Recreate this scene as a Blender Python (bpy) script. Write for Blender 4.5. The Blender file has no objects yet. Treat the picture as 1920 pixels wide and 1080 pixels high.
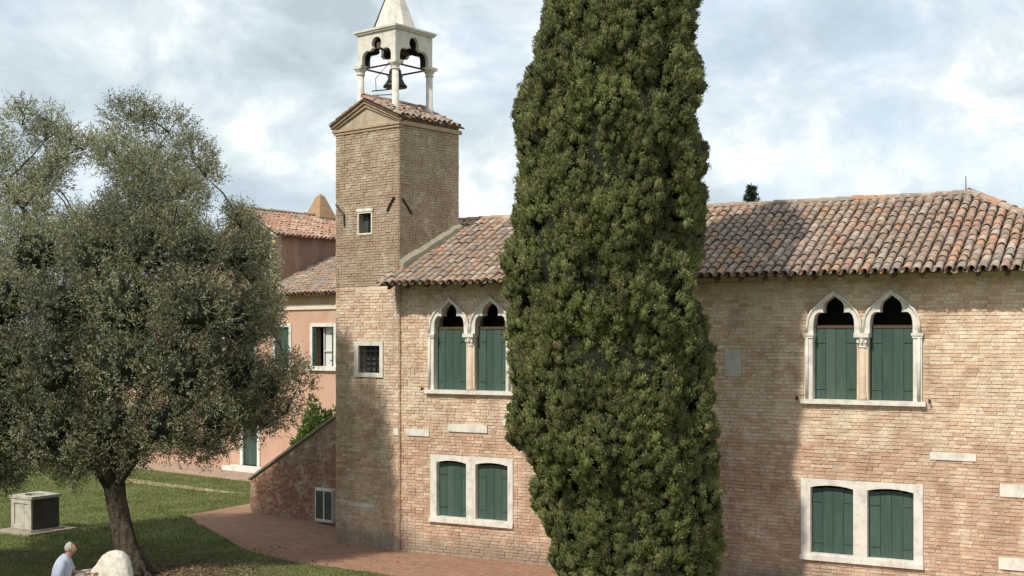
import bpy, math, random
import numpy as np
from mathutils import Vector, Matrix, noise as mnoise
from mathutils.geometry import tessellate_polygon

random.seed(7); rng = np.random.default_rng(7)
S = bpy.context.scene
C = S.collection
R = math.radians

# ------------------------------------------------------------------ camera
F = 2340.0; HZ = 630.0; CH = 5.3            # focal length in photo pixels, horizon row, eye height
cd = bpy.data.cameras.new('camera'); cam = bpy.data.objects.new('camera', cd); C.objects.link(cam)
cam.location = (0, 0, CH); cam.rotation_euler = (R(90), 0, 0)
cd.sensor_width = 36; cd.lens = 36*F/1920; cd.shift_y = 90/1920; cd.clip_end = 3000
S.camera = cam

# ------------------------------------------------------------------ light
SUN_EL = 46.0; SUN_AZ = 39.5                 # azimuth: sun stands behind the camera to the left
sdir = Vector((-math.sin(R(SUN_AZ))*math.cos(R(SUN_EL)), -math.cos(R(SUN_AZ))*math.cos(R(SUN_EL)), math.sin(R(SUN_EL))))
ld = bpy.data.lights.new('sun', 'SUN'); ld.energy = 3.2; ld.angle = R(1.6); ld.color = (1.0, 0.93, 0.82)
sun = bpy.data.objects.new('sun', ld); C.objects.link(sun)
sun.rotation_euler = sdir.to_track_quat('Z', 'Y').to_euler()

w = bpy.data.worlds.new('World'); S.world = w; w.use_nodes = True
nt = w.node_tree; nt.nodes.clear()
def wn(t, **k):
    n = nt.nodes.new(t)
    for a, b in k.items(): setattr(n, a, b)
    return n
L = nt.links.new
sky = wn('ShaderNodeTexSky', sky_type='NISHITA'); sky.sun_disc = False
sky.sun_elevation = R(SUN_EL); sky.sun_rotation = math.atan2(sdir.x, sdir.y)
sky.air_density = 1.0; sky.dust_density = 1.5; sky.ozone_density = 1.2
tc = wn('ShaderNodeTexCoord')
mp = wn('ShaderNodeMapping'); mp.inputs['Scale'].default_value = (1, 1, 1.6); mp.inputs['Location'].default_value = (0.35, 0.2, 0.1)
L(tc.outputs['Generated'], mp.inputs['Vector'])
n1 = wn('ShaderNodeTexNoise'); n1.inputs['Scale'].default_value = 3.6; n1.inputs['Detail'].default_value = 9; n1.inputs['Roughness'].default_value = .52; n1.inputs['Distortion'].default_value = .25
n2 = wn('ShaderNodeTexNoise'); n2.inputs['Scale'].default_value = 8.5; n2.inputs['Detail'].default_value = 8; n2.inputs['Roughness'].default_value = .58; n2.inputs['Distortion'].default_value = .3
L(mp.outputs[0], n1.inputs['Vector']); L(mp.outputs[0], n2.inputs['Vector'])
cr = wn('ShaderNodeValToRGB'); cr.color_ramp.elements[0].position = .38; cr.color_ramp.elements[0].color = (.35,.35,.35,1)
cr.color_ramp.elements[1].position = .54; cr.color_ramp.elements[1].color = (1,1,1,1)
L(n1.outputs['Fac'], cr.inputs['Fac'])
cc = wn('ShaderNodeValToRGB'); e = cc.color_ramp.elements
SKY_STRENGTH = 0.12
def cl(r, g, b): k = 1/SKY_STRENGTH; return (r*k, g*k, b*k, 1)
e[0].position = .34; e[0].color = cl(.42,.49,.54)
e[1].position = .64; e[1].color = cl(.93,.94,.95)
m_ = cc.color_ramp.elements.new(.46); m_.color = cl(.54,.62,.665)
m_ = cc.color_ramp.elements.new(.55); m_.color = cl(.67,.735,.77)
L(n2.outputs['Fac'], cc.inputs['Fac'])
mx = wn('ShaderNodeMixRGB'); L(cr.outputs['Color'], mx.inputs['Fac'])
skb = wn('ShaderNodeMixRGB', blend_type='MIX'); skb.inputs['Fac'].default_value = .55
L(sky.outputs['Color'], skb.inputs['Color1']); skb.inputs['Color2'].default_value = cl(.52,.63,.72)
L(skb.outputs['Color'], mx.inputs['Color1']); L(cc.outputs['Color'], mx.inputs['Color2'])
bg = wn('ShaderNodeBackground'); bg.inputs['Strength'].default_value = SKY_STRENGTH
L(mx.outputs['Color'], bg.inputs['Color'])
wo = wn('ShaderNodeOutputWorld'); L(bg.outputs[0], wo.inputs['Surface'])
S.view_settings.view_transform = 'Standard'; S.view_settings.look = 'None'
S.view_settings.exposure = 0.36; S.view_settings.gamma = 1; S.view_settings.use_curve_mapping = False

# ------------------------------------------------------------------ materials
class NB:
    def __init__(s, name, rough=.9, bump=None, bscale=40, bdist=.004, spec=.25):
        s.m = bpy.data.materials.new(name); s.m.use_nodes = True; s.t = s.m.node_tree
        s.b = s.t.nodes['Principled BSDF']; s.b.inputs['Roughness'].default_value = rough
        s.b.inputs['Specular IOR Level'].default_value = spec
        s.g = s.t.nodes.new('ShaderNodeNewGeometry'); s.pos = s.g.outputs['Position']
        if bump:
            n = s.noise(bscale, 6); bp = s.t.nodes.new('ShaderNodeBump')
            bp.inputs['Strength'].default_value = bump; bp.inputs['Distance'].default_value = bdist
            s.t.links.new(n, bp.inputs['Height']); s.t.links.new(bp.outputs[0], s.b.inputs['Normal']); s.bp = bp
    def L(s, a, b): s.t.links.new(a, b)
    def obj(s):
        n = s.t.nodes.new('ShaderNodeTexCoord'); return n.outputs['Object']
    def noise(s, scale, detail=5, stretch=None, rough=.55, vec=None, off=0):
        n = s.t.nodes.new('ShaderNodeTexNoise'); n.inputs['Scale'].default_value = scale
        n.inputs['Detail'].default_value = detail; n.inputs['Roughness'].default_value = rough
        v = vec or s.pos
        if stretch or off:
            mpn = s.t.nodes.new('ShaderNodeMapping'); mpn.inputs['Scale'].default_value = stretch or (1,1,1)
            mpn.inputs['Location'].default_value = (off, off*.7, off*.3)
            s.L(v, mpn.inputs['Vector']); v = mpn.outputs[0]
        s.L(v, n.inputs['Vector']); return n.outputs['Fac']
    def ramp(s, fac, stops, const=False):
        n = s.t.nodes.new('ShaderNodeValToRGB'); r = n.color_ramp
        if const: r.interpolation = 'CONSTANT'
        while len(r.elements) < len(stops): r.elements.new(.5)
        for el, (p, c) in zip(r.elements, stops):
            el.position = p; el.color = (c, c, c, 1) if isinstance(c, (int, float)) else (*c, 1)
        s.L(fac, n.inputs['Fac']); return n.outputs['Color']
    def mix(s, fac, a, b, mode='MIX'):
        n = s.t.nodes.new('ShaderNodeMixRGB'); n.blend_type = mode
        for i, v in ((0, fac), (1, a), (2, b)):
            if isinstance(v, (int, float)): n.inputs[i].default_value = v if i == 0 else (v, v, v, 1)
            elif isinstance(v, tuple): n.inputs[i].default_value = (*v, 1)
            else: s.L(v, n.inputs[i])
        return n.outputs[0]
    def math(s, op, a, b=0):
        n = s.t.nodes.new('ShaderNodeMath'); n.operation = op
        for i, v in ((0, a), (1, b)):
            if isinstance(v, (int, float)): n.inputs[i].default_value = v
            else: s.L(v, n.inputs[i])
        return n.outputs[0]
    def z(s):
        n = s.t.nodes.new('ShaderNodeSeparateXYZ'); s.L(s.pos, n.inputs[0]); return n.outputs
    def rand(s):
        o = s.t.nodes.new('ShaderNodeObjectInfo')
        return s.math('FRACT', s.math('ADD', s.g.outputs['Random Per Island'], o.outputs['Random']))
    def col(s, c):
        if isinstance(c, tuple): s.b.inputs['Base Color'].default_value = (*c, 1)
        else: s.L(c, s.b.inputs['Base Color'])
        return s.m

def brick_mat(name, low, high, split, width=.55, mortar=False, tint=None, moss=.55, gain=1.0):
    """Low and high palettes blended round the height 'split' by a ragged edge; foot damp, faint streaks."""
    n = NB(name, .93, .5, 60, .004)
    def P(pal):
        av = [sum(c[k] for c in pal)/len(pal) for k in range(3)]
        return n.ramp(r, [(i/len(pal), tuple((av[k]+(c[k]-av[k])*.62)*gain for k in range(3))) for i, c in enumerate(pal)], True)
    r = n.rand()
    a, b = (P(low), P(high)) if not mortar else (low[0], high[0])
    X, Y, Z = n.z()
    nz = n.noise(.9, 5)
    h = n.math('ADD', Z, n.math('MULTIPLY', n.math('SUBTRACT', nz, .5), width*4))
    f = n.ramp(n.math('MULTIPLY', n.math('ADD', n.math('SUBTRACT', h, split), .5), 1.0), [(.3, 0), (.7, 1)])
    c = n.mix(f, a, b)
    # patches of repair and lime bloom
    c = n.mix(n.ramp(n.noise(2.3, 7, off=5, rough=.7), [(.50, 0), (.66, .62)]), c, (.62*gain,.55*gain,.43*gain))
    c = n.mix(n.ramp(n.noise(1.6, 7, off=11, rough=.7), [(.52, 0), (.66, .5)]), c, (.30*gain,.18*gain,.12*gain))
    c = n.mix(n.ramp(n.noise(7, 6, off=15, rough=.7), [(.60, 0), (.70, .55)]), c, (.20,.15,.11))
    c = n.mix(1.0, c, n.ramp(n.noise(30, 4), [(.25, .76), (.75, 1.15)]), 'MULTIPLY')
    c = n.mix(1.0, c, n.ramp(n.noise(.8, 6, (1.6,1.6,.25), off=3), [(.3, .80), (.6, 1.04)]), 'MULTIPLY')
    d = n.math('SUBTRACT', Z, n.math('MULTIPLY', n.noise(1.5, 5), moss*2))
    c = n.mix(n.ramp(n.math('ADD', d, .5), [(.10, .72), (.55, 0)]), c, (.24,.205,.16))
    return n.col(c)

CREAM = [(.56,.42,.27),(.62,.50,.35),(.48,.31,.19),(.60,.45,.30),(.66,.56,.41),(.52,.36,.23),(.58,.44,.30),(.42,.26,.16)]
PINK = [(.47,.30,.20),(.54,.36,.25),(.41,.24,.155),(.50,.33,.225),(.60,.46,.33),(.45,.27,.175),(.52,.35,.25),(.37,.22,.15)]
TAN = [(.40,.305,.205),(.44,.34,.235),(.36,.265,.175),(.42,.31,.205),(.46,.36,.26),(.38,.285,.19)]
RED = [(.30,.13,.07),(.36,.16,.09),(.24,.11,.07),(.38,.22,.14),(.42,.30,.21),(.28,.15,.10)]
CREAM = [(a*.99, b*1.0, c*1.10) for a, b, c in CREAM]; PINK = [(a*1.0, b*1.04, c*1.08) for a, b, c in PINK]
TAN = [(a*.92, b*.92, c*.96) for a, b, c in TAN]
M = {}
M['brick'] = brick_mat('weathered_brick', PINK, CREAM, 3.1, gain=1.28)
M['mortar'] = brick_mat('lime_mortar', [(.56,.44,.33)], [(.66,.56,.42)], 3.1, mortar=True, gain=1.2)
M['tbrick'] = brick_mat('tower_brick', [(a*.98,b*1.02,c*1.0) for a,b,c in PINK], CREAM, 3.3, gain=1.28)
M['tmortar'] = brick_mat('tower_mortar', [(.52,.42,.30)], [(.66,.57,.43)], 3.3, mortar=True, gain=1.2)
M['ubrick'] = brick_mat('upper_tower_brick', TAN, TAN, 3, gain=1.12)
M['umortar'] = brick_mat('upper_tower_mortar', [(.44,.36,.26)], [(.44,.36,.26)], 3, mortar=True)
M['rbrick'] = brick_mat('red_stair_brick', RED, [(a*1.05,b*1.25,c*1.3) for a,b,c in RED], 1.7, moss=.2)
M['rmortar'] = brick_mat('stair_mortar', [(.33,.24,.17)], [(.36,.28,.2)], 1.7, mortar=True, moss=.2)

def stone(name, c, rough=.75, dirt=.5):
    n = NB(name, rough, .4, 45, .004)
    k = n.mix(n.ramp(n.noise(5, 7), [(.45, 0), (.75, dirt)]), c, tuple(x*.55 for x in c))
    k = n.mix(n.ramp(n.noise(2.2, 6, (3,3,.5), off=4), [(.55, 0), (.75, dirt*.6)]), k, (c[0]*.5, c[1]*.46, c[2]*.38))
    return n.col(k)
M['stone'] = stone('istrian_stone', (.72,.685,.62), dirt=.75)
M['belfry'] = stone('belfry_stone', (.64,.60,.53), dirt=.7)
def throne_mat():
    n = NB('weathered_white_stone', .85, .9, 18, .02)
    c = n.mix(n.ramp(n.noise(7, 8, rough=.7), [(.42, 0), (.62, .8)]), (.70,.65,.56), (.50,.43,.36))
    c = n.mix(n.ramp(n.noise(16, 7, off=4, rough=.7), [(.56, 0), (.66, .7)]), c, (.30,.28,.24))
    return n.col(c)
M['throne'] = throne_mat()
M['well'] = stone('well_stone', (.50,.47,.40), dirt=.95)
M['slab'] = stone('slab_stone', (.36,.32,.25), dirt=.8)
M['plaque'] = stone('grey_plaque', (.52,.51,.45), dirt=.5)
M['cope'] = stone('mossy_coping', (.30,.27,.20), dirt=.8)
M['tan_render'] = stone('ochre_render', (.46,.34,.21), dirt=.7)
M['brickstone'] = stone('brick_cornice', (.42,.31,.21), dirt=.8)
M['blackstone'] = stone('black_stone', (.075,.068,.054), dirt=.9)
M['chimney'] = stone('brown_chimney_render', (.36,.235,.13), dirt=.7)
M['column'] = stone('pink_marble', (.62,.47,.37), dirt=.4)

def tile_mat(name, pal, lich=1.0, gain=1.0):
    n = NB(name, .92, .5, 50, .004); r = n.rand()
    c = n.ramp(r, [(i/len(pal), tuple(v*gain for v in p)) for i, p in enumerate(pal)], True)
    z1 = n.noise(.55, 4, off=2)
    c = n.mix(n.ramp(z1, [(.45, 0), (.62, .55)]), c, (.20*gain,.15*gain,.12*gain))
    z2 = n.noise(.9, 4, off=9)
    c = n.mix(n.ramp(z2, [(.58, 0), (.70, .45)]), c, (.40*gain,.20*gain,.125*gain))
    c = n.mix(n.ramp(n.noise(11, 7, rough=.7), [(.50, 0), (.66, .8*lich)]), c, (.47,.42,.35))
    c = n.mix(n.ramp(n.noise(9, 6, off=7), [(.58, 0), (.70, .8)]), c, (.10,.085,.07))
    return n.col(c)
TP = [(.36,.245,.165),(.29,.20,.145),(.41,.30,.215),(.24,.18,.15),(.37,.22,.15),(.34,.27,.215),(.44,.36,.29),(.31,.20,.15),(.26,.215,.18),(.46,.24,.14),(.33,.23,.17),(.30,.23,.18)]
M['tile'] = tile_mat('roman_clay_tile', TP)
M['tile_red'] = tile_mat('red_clay_tile', [(.42,.23,.15),(.36,.2,.13),(.44,.28,.19),(.33,.2,.14),(.46,.34,.26)], .5)

def simple(name, c, rough=.6, var=.25, sc=8, stretch=None, bump=None, spec=.3, metal=0):
    n = NB(name, rough, bump, 60, .003, spec); n.b.inputs['Metallic'].default_value = metal
    k = n.ramp(n.noise(sc, 6, stretch), [(.3, tuple(x*(1-var) for x in c)), (.7, tuple(x*(1+var) for x in c))])
    return n.col(k)
def shutter_mat():
    n = NB('green_shutter_paint', .55, .3, 70, .002, .35)
    r = n.rand()
    c = n.ramp(r, [(0, (.042,.082,.064)), (.35, (.050,.092,.072)), (.7, (.036,.072,.057)), (.9, (.064,.100,.080))], True)
    c = n.mix(n.ramp(n.noise(6, 6, (3,3,.3)), [(.45, 0), (.75, .45)]), c, (.105,.14,.115))
    return n.col(c)
M['green'] = shutter_mat()
M['dkgreen'] = simple('dark_green_paint', (.02,.055,.035), .5)
M['iron'] = simple('dark_iron', (.035,.03,.028), .6, metal=.3)
M['bronze'] = simple('old_bronze', (.04,.042,.032), .5, metal=.6)
M['wood'] = simple('dark_oak', (.10,.06,.035), .8, .3, 6, (1,1,1), .3)
M['dark'] = simple('interior_shade', (.015,.014,.013), .9)  # near-black stands in for the shade inside rooms and belfry
M['glass'] = simple('old_glass', (.06,.075,.07), .15, .3, 2, spec=.6)
M['curtain'] = simple('white_curtain', (.62,.62,.60), .9, .1)
M['whitepaint'] = simple('white_paint', (.62,.62,.58), .6, .12)
M['pale_trim'] = simple('cream_trim', (.66,.58,.46), .8, .12)
def bark_mat():
    n = NB('olive_bark', .97, 1.0, 14, .05)
    c = n.mix(n.ramp(n.noise(10, 8, (1,1,.22), rough=.7), [(.38, 1), (.58, 0)]), (.095,.072,.050), (.026,.019,.014))
    c = n.mix(n.ramp(n.noise(4, 6, off=3), [(.55, 0), (.7, .5)]), c, (.15,.14,.11))
    return n.col(c)
M['bark'] = bark_mat()
M['skin'] = simple('skin', (.43,.235,.165), .55, .08, 5)
M['hair'] = simple('grey_hair', (.36,.33,.28), .9, .2, 60)
M['shirt'] = simple('pale_blue_shirt', (.36,.40,.50), .9, .10, 14)
M['trousers'] = simple('khaki_trousers', (.19,.16,.11), .9, .1)
M['shoe'] = simple('brown_shoe', (.05,.03,.02), .6)

def plaster(name, c, c2, c3):
    n = NB(name, .93, .3, 30, .004)
    k = n.mix(n.ramp(n.noise(1.1, 7), [(.42, 0), (.62, .8)]), c, c2)
    k = n.mix(n.ramp(n.noise(.9, 7, (2,2,.5), off=6), [(.52, 0), (.66, .7)]), k, c3)
    return n.col(k)
M['pink'] = plaster('pink_plaster', (.53,.335,.24), (.47,.285,.205), (.52,.39,.30))
M['brownwall'] = plaster('brown_render', (.30,.18,.125), (.20,.13,.10), (.34,.24,.18))
M['ochre'] = plaster('ochre_plaster', (.48,.34,.22), (.42,.30,.20), (.50,.40,.29))

def leaf_mat(name, cols, back, brown=None, trans=.0, cscale=2.0, tint=False):
    n = NB(name, .65, spec=.25); r = n.g.outputs['Random Per Island']
    c = n.ramp(r, [(i/len(cols), x) for i, x in enumerate(cols)], True)
    c = n.mix(1.0, c, n.ramp(n.noise(cscale, 4), [(.3, .66), (.7, 1.4)]), 'MULTIPLY')
    if brown: c = n.mix(n.ramp(n.noise(1.3, 4, off=8), [(.58, 0), (.70, .45)]), c, brown)
    if back: c = n.mix(n.g.outputs['Backfacing'], c, back)
    if tint:
        at = n.t.nodes.new('ShaderNodeAttribute'); at.attribute_name = 'tint'; c = n.mix(1.0, c, at.outputs['Color'], 'MULTIPLY')
    n.col(c)
    if trans:
        tr = n.t.nodes.new('ShaderNodeBsdfTranslucent'); ms = n.t.nodes.new('ShaderNodeMixShader'); ms.inputs[0].default_value = trans
        n.L(c, tr.inputs['Color']); out = n.t.nodes['Material Output']
        n.L(n.b.outputs[0], ms.inputs[1]); n.L(tr.outputs[0], ms.inputs[2]); n.L(ms.outputs[0], out.inputs['Surface'])
    return n.m
M['cypress'] = leaf_mat('cypress_foliage', [(.130,.150,.043),(.104,.128,.038),(.152,.168,.052),(.117,.135,.043),(.165,.166,.063),(.088,.110,.035),(.155,.132,.062)], None, (.145,.125,.06), 0, 1.6, True)
M['olive'] = leaf_mat('olive_leaf', [(.165,.170,.078),(.122,.134,.062),(.192,.186,.094),(.150,.140,.062),(.215,.178,.085),(.108,.120,.058)], (.31,.32,.215), (.19,.125,.060), .22, 2.0, True)
M['bgleaf'] = leaf_mat('far_leaf', [(.07,.09,.035),(.055,.075,.03),(.09,.10,.045)], None, (.09,.075,.04), .12)
M['bush'] = leaf_mat('bush_leaf', [(.09,.15,.03),(.06,.11,.025),(.12,.17,.04)], None, None, .2)
M['conifer'] = leaf_mat('conifer_needle', [(.03,.05,.025),(.045,.065,.03)], None)
M['core'] = simple('shade_core', (.014,.018,.009), .95, .4, 12)  # near-black colour holds the shade deep inside the crowns

def grass_mat():
    n = NB('lawn', .95, 1.0, 26, .05)
    c = n.ramp(n.noise(7, 7, rough=.65), [(.25, (.075,.100,.030)), (.5, (.135,.162,.048)), (.72, (.20,.21,.075))])
    c = n.mix(n.ramp(n.noise(.5, 5), [(.42, 0), (.66, .6)]), c, (.15,.14,.06))
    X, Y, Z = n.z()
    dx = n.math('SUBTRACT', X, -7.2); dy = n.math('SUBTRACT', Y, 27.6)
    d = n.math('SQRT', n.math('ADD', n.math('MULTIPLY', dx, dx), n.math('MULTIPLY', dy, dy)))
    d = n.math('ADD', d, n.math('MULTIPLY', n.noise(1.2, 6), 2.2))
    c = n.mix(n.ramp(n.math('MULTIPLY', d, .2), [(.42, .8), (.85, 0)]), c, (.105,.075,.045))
    return n.col(c)
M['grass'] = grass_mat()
M['blade'] = leaf_mat('grass_blade', [(.140,.178,.048),(.105,.145,.038),(.18,.198,.062),(.22,.205,.09)], None, (.15,.13,.06), .2, .8)
def path_mat(name, c1, c2, rot=0):
    n = NB(name, .93, None); b = n.t.nodes.new('ShaderNodeTexBrick')
    mpn = n.t.nodes.new('ShaderNodeMapping'); mpn.inputs['Rotation'].default_value = (0, 0, rot)
    n.L(n.pos, mpn.inputs['Vector']); n.L(mpn.outputs[0], b.inputs['Vector'])
    b.inputs['Scale'].default_value = 1; b.inputs['Brick Width'].default_value = .25; b.inputs['Row Height'].default_value = .12
    b.inputs['Mortar Size'].default_value = .012; b.inputs['Color1'].default_value = (*c1, 1); b.inputs['Color2'].default_value = (*c2, 1)
    b.inputs['Mortar'].default_value = (c1[0]*.55, c1[1]*.6, c1[2]*.6, 1)
    bp = n.t.nodes.new('ShaderNodeBump'); bp.inputs['Strength'].default_value = .5; bp.inputs['Distance'].default_value = .01; bp.invert = True
    n.L(b.outputs['Fac'], bp.inputs['Height']); n.L(bp.outputs[0], n.b.inputs['Normal'])
    c = n.mix(n.ramp(n.noise(1.4, 8, rough=.7), [(.42, 0), (.64, .75)]), b.outputs['Color'], (c1[0]*.58, c1[1]*.7, c1[2]*.66))
    c = n.mix(1.0, c, n.ramp(n.noise(5, 6, (1,1,1), off=12, rough=.75), [(.3, .75), (.7, 1.25)]), 'MULTIPLY')
    c = n.mix(n.ramp(n.noise(5, 7, off=3), [(.56, 0), (.72, .5)]), c, (.34,.25,.17))
    return n.col(c)
M['path'] = path_mat('brick_paving', (.40,.215,.145), (.34,.185,.13), R(-29))
M['pave'] = path_mat('pink_paving', (.46,.32,.24), (.42,.28,.21), R(-39))
M['dirt'] = simple('pale_dirt', (.40,.32,.20), .95, .3, 3)

# ------------------------------------------------------------------ helpers
def set_props(o, label=None, cat=None, group=None, kind=None):
    for k, v in (('label', label), ('category', cat), ('group', group), ('kind', kind)):
        if v: o[k] = v
    return o
def empty(name, loc, rz=0, **k):
    o = bpy.data.objects.new(name, None); C.objects.link(o); o.location = loc; o.rotation_euler = (0, 0, rz)
    o.empty_display_size = .3
    return set_props(o, **k)
def link(name, me, parent=None, mat=None, smooth=False, **k):
    o = bpy.data.objects.new(name, me); C.objects.link(o)
    if mat and not me.materials: me.materials.append(mat)
    if smooth: me.shade_smooth()
    o.parent = parent
    return set_props(o, **k)
class MB:
    def __init__(s): s.v = []; s.f = []
    def add(s, vs, fs):
        n = len(s.v); s.v += [tuple(p) for p in vs]; s.f += [tuple(i+n for i in f) for f in fs]; return s
    def box(s, x0, x1, y0, y1, z0, z1, back=True):
        vs = [(x0,y0,z0),(x1,y0,z0),(x1,y1,z0),(x0,y1,z0),(x0,y0,z1),(x1,y0,z1),(x1,y1,z1),(x0,y1,z1)]
        fs = [(0,1,5,4),(1,2,6,5),(3,0,4,7),(4,5,6,7),(3,2,1,0)]
        if back: fs.append((2,3,7,6))
        return s.add(vs, fs)
    def plate(s, outer, holes, y0, y1):
        """polygon in the x-z plane with holes, between y0 (front) and y1 (back)"""
        loops = [outer] + list(holes)
        tris = tessellate_polygon([[Vector((p[0], p[1], 0)) for p in l] for l in loops])
        pts = [p for l in loops for p in l]; N = len(pts)
        vs = [(p[0], y0, p[1]) for p in pts] + [(p[0], y1, p[1]) for p in pts]
        fs = []
        for t in tris:
            a, b, c = (pts[i] for i in t)
            ccw = (b[0]-a[0])*(c[1]-a[1]) - (b[1]-a[1])*(c[0]-a[0]) > 0
            t = t if ccw else t[::-1]
            fs.append(tuple(t)); fs.append(tuple(i+N for i in t[::-1]))
        k = 0
        for li, l in enumerate(loops):
            n = len(l); ar = sum(l[i][0]*l[(i+1) % n][1]-l[(i+1) % n][0]*l[i][1] for i in range(n))
            fl = (ar > 0) == (li == 0)
            for i in range(n):
                a, b = k+i, k+(i+1) % n
                fs.append((b, a, a+N, b+N) if fl else (a, b, b+N, a+N))
            k += n
        return s.add(vs, fs)
    def lathe(s, prof, seg=16, cx=0, cy=0):
        n = len(prof); vs = []
        for r, z in prof:
            vs += [(cx+r*math.cos(2*math.pi*i/seg), cy+r*math.sin(2*math.pi*i/seg), z) for i in range(seg)]
        fs = [(j*seg+i, j*seg+(i+1) % seg, (j+1)*seg+(i+1) % seg, (j+1)*seg+i) for j in range(n-1) for i in range(seg)]
        fs.append(tuple(range(seg))[::-1]); fs.append(tuple((n-1)*seg+i for i in range(seg)))
        return s.add(vs, fs)
    def tube(s, pts, rad, seg=8, rough=0):
        pts = [Vector(p) for p in pts]; vs = []; n = len(pts)
        up = Vector((.31,.17,.9)).normalized()
        for i, p in enumerate(pts):
            d = (pts[min(i+1, n-1)]-pts[max(i-1, 0)]).normalized()
            a = d.cross(Vector((1,0,0)) if abs(d.x) < .8 else Vector((0,1,0))).normalized(); b = d.cross(a)
            for k in range(seg):
                t = 2*math.pi*k/seg
                r = rad[i]*(1+rough*mnoise.noise(Vector((math.cos(t)*1.6, math.sin(t)*1.6, i*.35+p.x))))
                vs.append(p+a*r*math.cos(t)+b*r*math.sin(t))
        fs = [(j*seg+i, j*seg+(i+1) % seg, (j+1)*seg+(i+1) % seg, (j+1)*seg+i) for j in range(n-1) for i in range(seg)]
        fs.append(tuple(range(seg))[::-1]); fs.append(tuple((n-1)*seg+i for i in range(seg)))
        return s.add(vs, fs)
    def mesh(s, name):
        me = bpy.data.meshes.new(name); me.from_pydata(s.v, [], s.f); me.update(); return me
    def build(s, name, mat, parent=None, smooth=False, **k):
        return link(name, s.mesh(name), parent, mat, smooth, **k)
def quads_mesh(name, V, nper, mat, tint=None):
    """V: (N, nper, 3) -> mesh of N polygons"""
    N = V.shape[0]; me = bpy.data.meshes.new(name)
    me.vertices.add(N*nper); me.vertices.foreach_set('co', V.astype(np.float32).ravel())
    me.loops.add(N*nper); me.loops.foreach_set('vertex_index', np.arange(N*nper, dtype=np.int32))
    me.polygons.add(N); me.polygons.foreach_set('loop_start', np.arange(0, N*nper, nper, dtype=np.int32))
    me.update(calc_edges=True); me.materials.append(mat)
    if tint is not None:
        a = me.attributes.new('tint', 'FLOAT', 'FACE'); a.data.foreach_set('value', tint.astype(np.float32))
    return me

def G(px, py, z=0.0):                                    # point of the ground plane seen at a photo pixel
    Y = (CH-z)*F/(py-HZ); return ((px-960)/F*Y, Y)
class Frame:                                             # a vertical plane with its own local axes
    def __init__(s, o, ang):
        s.o = Vector((o[0], o[1], 0)); s.a = ang
        s.x = Vector((math.cos(ang), math.sin(ang), 0)); s.y = Vector((-math.sin(ang), math.cos(ang), 0))
    def lx(s, px, d=0):                                  # local x on the plane y=d seen at column px
        r = (px-960)/F; o = s.o+s.y*d
        return (r*o.y-o.x)/(s.x.x-r*s.x.y)
    def lz(s, px, py, d=0):
        Y = (s.o+s.y*d+s.x*s.lx(px, d)).y
        return CH+(HZ-py)/F*Y
    def w(s, x, y, z=0): return s.o+s.x*x+s.y*y+Vector((0, 0, z))
def in_view(p):
    if p.y < 1: return False
    x = 960+F*p.x/p.y; y = HZ-F*(p.z-CH)/p.y
    return -5 < x < 1925 and -5 < y < 1085 and not (985 < x < 1325)

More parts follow.
